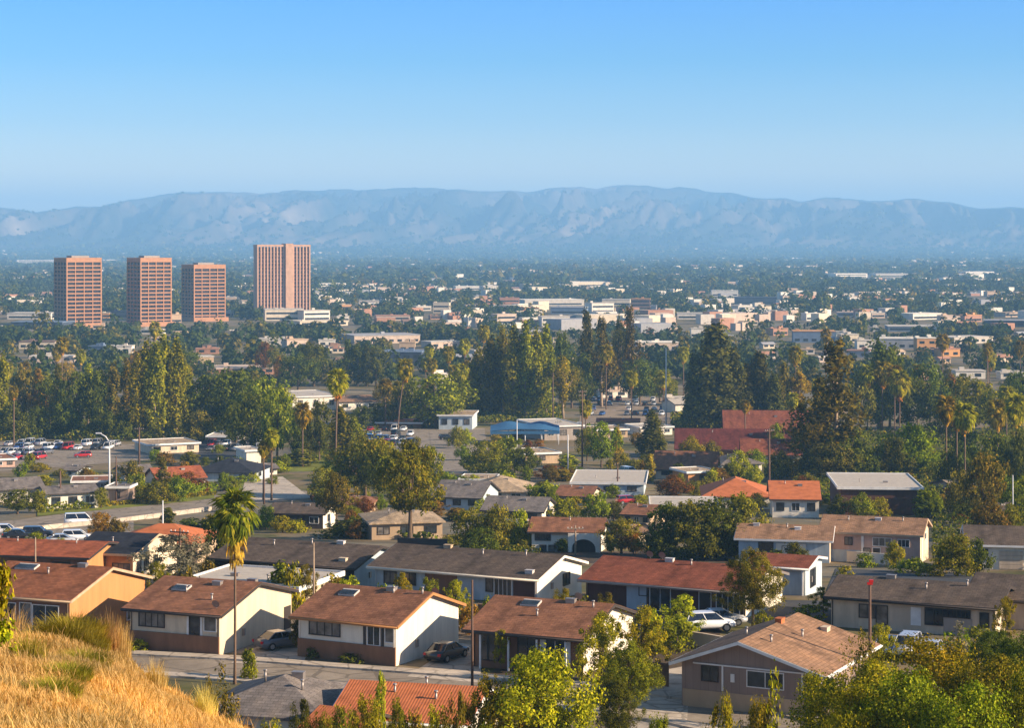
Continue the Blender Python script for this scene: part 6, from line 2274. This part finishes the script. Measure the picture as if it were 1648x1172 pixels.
for a in [
    (421, 488, 489, 516, 'cream', 'pale', 'cream podium block at the foot of the ribbed hotel tower'), (487, 531, 492, 516, 'white', 'pale', 'white low annex right of the hotel tower'),
    (478, 560, 513, 524, 'cream', 'cream', 'long cream wall building below the hotel annex'), (5, 100, 514, 530, 'navy', 'blue', 'dark blue parking building left of the office towers'),
    (2, 82, 500, 514, 'white', 'pale', 'row of white sheds at the left edge, below the forest'), (24, 88, 545, 562, 'cream', 'brown', 'cream shop building with a brown roof, left below the towers'),
    (138, 170, 552, 570, 'blue', 'blue', 'blue grey shop hall left of the tall poplars'), (170, 212, 552, 569, 'white', 'pale', 'white shop hall beside the blue grey one'),
    (39, 116, 570, 584, 'pink', 'pale', 'long pink white shop row in the palms at the left'), (290, 344, 568, 588, 'tan', 'pale', 'tan flat shop right of the tall poplars'),
    (312, 352, 558, 570, 'brick', 'brick', 'red roofed hall right of the tall poplars'), (322, 478, 589, 602, 'brick', 'pink', 'long red fronted shop row right of the tall poplars'),
    (460, 496, 540, 560, 'pink', 'tan', 'pink gabled hall in the middle town', ), (510, 540, 543, 558, 'white', 'pale', 'white shed beside the pink gabled hall'),
    (412, 464, 541, 556, 'pale', 'pale', 'pale hall left of the pink gabled hall'), (562, 676, 533, 552, 'pink', 'grey', 'long grey pink mall building in the middle town'),
    (572, 678, 556, 590, 'navy', 'blue', 'big dark blue shaded hall in the middle town'), (640, 668, 545, 566, 'tan', 'tan', 'small tan block on the dark blue hall side'),
    (729, 776, 458, 467, 'white', 'white', 'bright white long building in the forest'), (694, 723, 480, 504, 'cream', 'cream', 'cream stepped block right of the hotel'),
    (668, 694, 490, 500, 'pale', 'pale', 'pale hall left of the cream stepped block'), (549, 566, 487, 498, 'orange', 'tan', 'small orange block right of the hotel annex'),
    (700, 746, 595, 618, 'white', 'white', 'white walled hall behind the round green tree'), (575, 610, 482, 490, 'pink', 'pale', 'pink long shed in the forest right of the hotel'),
    (801, 836, 473, 494, 'brick', 'brick', 'orange brick block in the valley, upper of the two'), (797, 831, 498, 522, 'pink', 'pink', 'salmon block in the valley, lower of the two'),
    (834, 940, 478, 492, 'pale', 'white', 'long white warehouse behind the poplar row'), (880, 942, 490, 506, 'blue', 'grey', 'grey blue warehouse behind the poplar row'),
    (948, 988, 480, 504, 'white', 'pale', 'white office hall behind the blackish spire tree'), (964, 1014, 478, 492, 'cream', 'pale', 'cream hall left of the brown slab block'),
    (1013, 1046, 472, 500, 'brown', 'orange', 'brown slab block with orange edge in the valley'), (1046, 1056, 486, 510, 'grey', 'grey', 'grey slab block beside the brown one'),
    (923, 978, 450, 461, 'cream', 'white', 'large cream hall far out in the middle of the valley'), (867, 917, 502, 526, 'white', 'pale', 'white two storey block behind the poplars'),
    (910, 946, 504, 520, 'blue', 'grey', 'blue grey block right of the white two storey block'), (1017, 1092, 545, 565, 'pink', 'white', 'terraced pink white flats left of the big cypress'),
    (1110, 1132, 522, 544, 'white', 'pale', 'white block just left of the big cypress top'), (1085, 1140, 500, 514, 'white', 'pale', 'white houses block above the big cypress'),
    (1141, 1188, 464, 477, 'white', 'white', 'white domed looking hall in the valley right of centre'), (1176, 1250, 474, 490, 'navy', 'navy', 'long dark blue hall in the valley'),
    (1183, 1216, 489, 498, 'white', 'pale', 'white shed below the long dark blue hall'), (1294, 1320, 499, 516, 'white', 'white', 'white cube building right of the cypress'),
    (1270, 1344, 525, 552, 'blue', 'orange', 'blue fronted hall with orange roof behind the gum tree'), (1240, 1268, 524, 540, 'brick', 'brick', 'red roofed hall left of the blue fronted hall'),
    (1344, 1362, 528, 546, 'white', 'pale', 'white end block of the blue fronted hall'), (1350, 1382, 532, 552, 'cream', 'pale', 'cream tower block behind the gum tree'),
    (1376, 1410, 542, 562, 'white', 'pale', 'white shed left of the long columned hall'), (1408, 1490, 538, 562, 'grey', 'white', 'long grey hall with white roof right of the gum tree'),
    (1472, 1508, 534, 566, 'orange', 'white', 'white roofed end hall with orange columns'), (1344, 1386, 500, 510, 'blue', 'pink', 'pink roofed hall in the valley at the right'),
    (1400, 1424, 500, 512, 'pink', 'pale', 'pink block in the valley at the right'), (1458, 1516, 500, 514, 'white', 'white', 'white long hall in the valley at the right'),
    (1514, 1540, 504, 516, 'orange', 'tan', 'orange gabled shed beside the white long hall'), (1545, 1580, 502, 518, 'brick', 'orange', 'orange topped hall near the right edge'),
    (1422, 1506, 522, 534, 'blue', 'pale', 'blue grey hall behind the columned hall'), (1520, 1598, 538, 552, 'pale', 'pale', 'pale long hall near the right edge'),
    (1510, 1545, 556, 574, 'orange', 'brick', 'orange roofed house near the right edge'), (1533, 1586, 592, 610, 'white', 'pale', 'white market hall behind the right hand trees'),
    (1606, 1650, 596, 610, 'white', 'pale', 'white flats at the right edge behind the trees'), (1335, 1396, 437, 447, 'white', 'white', 'white hospital like hall far out at the right'),
    (1402, 1462, 438, 446, 'pale', 'white', 'pale hall beside the white hospital like hall'), (1543, 1600, 435, 442, 'white', 'white', 'white line of flats far out near the right edge'),
    (1580, 1650, 512, 526, 'navy', 'grey', 'dark grey hall at the right edge of the valley'), (1610, 1652, 500, 510, 'pink', 'tan', 'pink hall at the right edge of the valley'),
    (24, 92, 415, 426, 'white', 'white', 'white halls far out left of the office towers'), (166, 190, 416, 422, 'white', 'white', 'white hall between the first two office towers, far out'),
    (368, 404, 399, 404, 'white', 'white', 'white hall left of the hotel roof, far out'), (1586, 1606, 465, 478, 'tan', 'tan', 'tan block in the forest at the right'),
    (340, 372, 498, 510, 'pink', 'pale', 'pink white block right of the shortest office tower'), (164, 176, 500, 512, 'orange', 'cream', 'orange podium wing right of the leftmost tower'),
    (176, 208, 496, 512, 'navy', 'navy', 'dark hall between the first two office towers'), (276, 292, 500, 520, 'tan', 'tan', 'tan narrow block left of the shortest office tower'),
    (600, 660, 505, 516, 'pink', 'brick', 'pink flats in the trees right of the hotel'), (540, 562, 505, 518, 'white', 'pale', 'white chapel like block right of the hotel annex'),
    (1360, 1400, 560, 576, 'grey', 'brick', 'brick roofed house behind the gum tree top'), (690, 740, 545, 560, 'pink', 'pale', 'pink shop row in front of the mall'),
    (760, 800, 560, 572, 'pale', 'pale', 'pale shed left of the poplar row'), (222, 262, 528, 538, 'white', 'pale', 'white row at the foot of the middle office tower'),
    (1070, 1110, 640, 652, 'pink', 'pale', 'pink shed at the back of the sunny lot'), (965, 1010, 625, 640, 'white', 'pink', 'white shed at the back left of the sunny lot'),
]:
    if a[3] < 408:
        continue
    low(*a[:7])

# mast
d_ = d_of_row(446)
e = empty('radio_mast', (X_at(1498, d_), d_, 0), 0, 'slim white mast far out at the right', 'mast')
m = MB()
Hm = 16 * d_ / F
m.tube([(0, 0, -1), (0, 0, Hm * .55)], [3.2, 2.6], 8)
m.build('shaft', LOWM['white'], e)
m = MB()
m.tube([(0, 0, Hm * .55), (0, 0, Hm)], [1.6, .6], 6)
m.build('antenna', LOWM['white'], e)

# many more small buildings among the trees
bands = [(590, 640, 36, 'near the tall tree belt'), (540, 590, 70, 'in the town beyond the tall trees'), (480, 540, 70, 'in the valley trees'), (440, 480, 24, 'far out in the hazy valley')]
for lo, hi, n, where in bands:
    for _ in range(n):
        px = rnd.uniform(-60, 1700)
        base = rnd.uniform(lo, hi)
        sc_ = (base - HZ) / 150
        w = rnd.uniform(10, 28) * (0.4 + sc_ * .55)
        h = rnd.uniform(5, 9) * (0.35 + sc_ * .6)
        if any(px < b + 4 and px + w > a_ - 4 and t_ - 4 < base < bb + 4 for a_, b, t_, bb in FARB) or 80 < px < 500 and 500 < base < 524:
            continue
        if lo >= 590 and any(a - 20 < px < b + 10 for a, b in ((470, 615), (1085, 1310), (930, 1090))):
            continue
        wall = rnd.choice(('white', 'cream', 'cream', 'pink', 'tan', 'pale', 'white', 'brick', 'tan'))
        roof = rnd.choice(('pale', 'tan', 'brown', 'brick', 'grey', 'brown'))
        low(px, px + w, base - h, base, wall, roof, f'small {wall} walled building with {roof} roof {where}', th=None, group=f'small buildings {where}', gable=rnd.random() < .65, wins=1 if base > 500 else 0)

# ---- the wooded valley floor and the far-off city as masses
def valley_trees():
    r = np.random.default_rng(21)
    boxes = np.array(FARB + [(80, 500, 400, 520)], float)
    cs, hs, ws = [], [], []
    for (d0, d1, n) in ((900, 1300, 1800), (1300, 2000, 5600), (2000, 3200, 11500), (3200, 5200, 17000), (5200, 9500, 24000)):
        d = np.sqrt(r.uniform(d0 * d0, d1 * d1, n))
        px = r.uniform(-220, 1870, n)
        x = (px - 824) * d / F
        row = HZ + F * (CAMZ - np.interp(d, _zy, _zz)) / d
        h = r.uniform(4.5, 11, n) * (1 + .9 * (r.uniform(0, 1, n) > .93))
        w = r.uniform(6, 12, n) * (1 + (d > 3000) * .8 + (d > 5500) * .8)
        top = row - h * F / d
        hw = w * F / d * .5
        ok = np.ones(n, bool)
        for a, b, t, bb in boxes:
            ok &= ~((px + hw > a) & (px - hw < b) & (row > bb - 3) & (top < bb - 1.5) & (row < bb + 14)) & ~((px > a) & (px < b) & (row <= bb) & (row > bb - 5))
        # streets and open ground
        g = np.array([noise.noise(Vector((a * .004, b * .0022, 3))) for a, b in zip(x, d)])
        ok &= g + r.uniform(-.35, .35, n) > -.22
        cs.append(np.stack([x, d, np.interp(d, _zy, _zz)], 1)[ok])
        hs.append(h[ok])
        ws.append(w[ok])
    # on the rising apron and foothills
    n = 15000
    d = r.uniform(8400, 12600, n)
    x = (r.uniform(-150, 1800, n) - 824) * d / F
    keep = r.uniform(0, 1, n) < 1.1 - (d - 8400) / 4600
    x, d = x[keep], d[keep]
    cs.append(np.stack([x, d, [mountain_z(a, b) for a, b in zip(x, d)]], 1))
    hs.append(r.uniform(6, 13, len(x)))
    ws.append(r.uniform(14, 34, len(x)))
    V, Q, M = [], [], []
    nb = 0
    for c, h, w, k in zip(cs, hs, ws, (64, 42, 24, 12, 7, 5)):
        n = len(c)
        cc = np.repeat(c, k, 0)
        HH, WW = np.repeat(h, k), np.repeat(w, k)
        a = r.uniform(0, 6.28, n * k)
        t = r.uniform(0, 1, n * k)
        q = np.sqrt(np.clip(1 - (2 * t - 1) ** 2, .05, 1)) * r.uniform(.35, 1, n * k) ** .5
        off = np.stack([np.cos(a) * q * WW / 2, np.sin(a) * q * WW / 2, HH * (.12 + .88 * t)], 1)
        nr = unit(np.stack([np.cos(a), np.sin(a), (t - .35) * 1.8], 1) + r.normal(size=(n * k, 3)) * .35)
        v, f = leaf_quads(cc + off, nr, WW * (.62 / math.sqrt(k) * 1.55), .8, r)
        V.append(v)
        Q.append(f + nb)
        nb += len(v)
        mi = np.repeat(r.choice(3, n, p=[.72, .16, .12]), k)
        M.append(mi)
    tag(link('distant_trees', np_mesh('distant_trees', np.concatenate(V), np.concatenate(Q), [LEAF['blue'], LEAF['dark'], LEAF['drab']], np.concatenate(M))), kind='stuff')


valley_trees()


def far_city():
    r = random.Random(4)
    m = MB()
    mats = [LOWM['white'], LOWM['pale'], LOWM['cream'], LOWM['pink'], LOWM['grey'], LOWM['brick']]
    def house_box(x, y, z, w, dp, h, mi):
        a = R(r.uniform(14, 40))
        ca, sa = math.cos(a), math.sin(a)
        pts = [(x + u * ca - v * sa, y + u * sa + v * ca) for u, v in ((-w / 2, 0), (w / 2, 0), (w / 2, dp), (-w / 2, dp))]
        m.prism_z(pts, z - 1.5, z + h, mi)
    for _ in range(5600):
        row = HZ + 19 + 125 * r.random() ** 1.9
        d = F * CAMZ / (row - HZ)
        px = r.uniform(-200, 1850)
        if 80 < px < 500 and row > 480:
            continue
        if noise.noise(Vector((X_at(px, d) * .0022, d * .0012, 7))) < r.uniform(-.5, .25):
            continue
        w = r.uniform(5, 12) * (1 + d / 6000) * (2.4 if r.random() < .08 else 1)
        h = r.uniform(3.5, 7) * (1 + d / 8000)
        if any(a - 3 < px < b + 3 and t - 3 < row < bb + 6 for a, b, t, bb in FARB):
            continue
        house_box(X_at(px, d), d, 0, w, w * .7, h, r.choice((0, 0, 0, 1, 1, 2, 2, 3, 3, 4, 5, 5)))
    for _ in range(380):
        d = 8400 + 2300 * r.random() ** 1.6
        x = X_at(r.uniform(-150, 1800), d)
        if noise.noise(Vector((x * .0016, d * .0016, 17))) < r.uniform(-.4, .3):
            continue
        w = r.uniform(10, 26)
        house_box(x, d, mountain_z(x, d), w, w * .5, r.uniform(6, 13), r.choice((0, 0, 0, 1, 2)))
    tag(m.build('distant_city', mats), kind='stuff')


far_city()

# ================================================================== labels for the trees
def label_trees():
    marks = [(h['label'],) for h in ()]
    lm = []
    for o in COL.objects:
        if o.parent is None and o.get('label') and o.get('category') in ('house', 'office tower', 'hotel tower', 'canopy', 'building') and not o.get('group', '').startswith('small'):
            d = o.location.y
            lm.append((824 + o.location.x * F / d, row_of(d, o.location.z), d, o['label']))
    used = {}
    for r, px, base, top, w, kind, leaf, d in TREES:
        if r.get('label'):
            used.setdefault(r['label'], []).append(r)
    todo = [t for t in TREES if not t[0].get('label')]
    for r, px, base, top, w, kind, leaf, d in todo:
        best = min(lm, key=lambda m: ((m[0] - px) / 1.0) ** 2 + ((m[1] - base) * 2.2) ** 2)
        short = best[3].split(',')[0]
        ws = short.split()
        for stop in ('with', 'behind', 'below', 'beside', 'at', 'before', 'under', 'right', 'left', 'among', 'along', 'over', 'in', 'of', 'between', 'up', 'half', 'just', 'above', 'like', 'on', 'beyond'):
            if stop in ws[2:]:
                ws = ws[:ws.index(stop, 2)]
        short = ' '.join(ws[:7])
        if best[2] < d - 6:
            rel = 'behind the'
        elif best[2] > d + 6:
            rel = 'before the'
        else:
            rel = 'left of the' if px < best[0] else 'right of the'
        hpx = base - top
        size = 'tall' if hpx > 80 else 'small' if hpx < 34 else 'medium'
        if kind == 'palm':
            s = f'{size} fan palm {rel} {short}'
        else:
            s = f'{size} {CWORD[leaf]} {WORD[kind].replace("slim ", "")} {rel} {short}'
        used.setdefault(s, []).append(r)
        r['label'] = s
    order = ('leftmost', 'second from left', 'third from left', 'fourth from left', 'fifth from left', 'sixth from left', 'seventh from left', 'eighth from left', 'ninth from left', 'tenth from left')
    for o in COL.objects:
        if o.parent is None and o.get('label') and o.get('category') in ('car', 'van', 'building'):
            used.setdefault(o['label'], []).append(o)
    for s, rs in list(used.items()):
        if len(rs) > 1:
            rs.sort(key=lambda o: o.location.x / o.location.y)
            for i, o in enumerate(rs):
                if i == len(rs) - 1 and i > 0:
                    o['label'] = 'rightmost ' + s
                else:
                    o['label'] = (order[i] if i < len(order) else f'number {i + 1} from left') + ' ' + s
            for o in rs:
                if not o.get('group'):
                    o['group'] = s.replace(s.split()[0] + ' ', '', 1) + ' group'
    for o in COL.objects:
        if o.parent is None and o.get('label'):
            wds = o['label'].split()
            if len(wds) > 16:
                o['label'] = ' '.join(wds[:16])


label_trees()
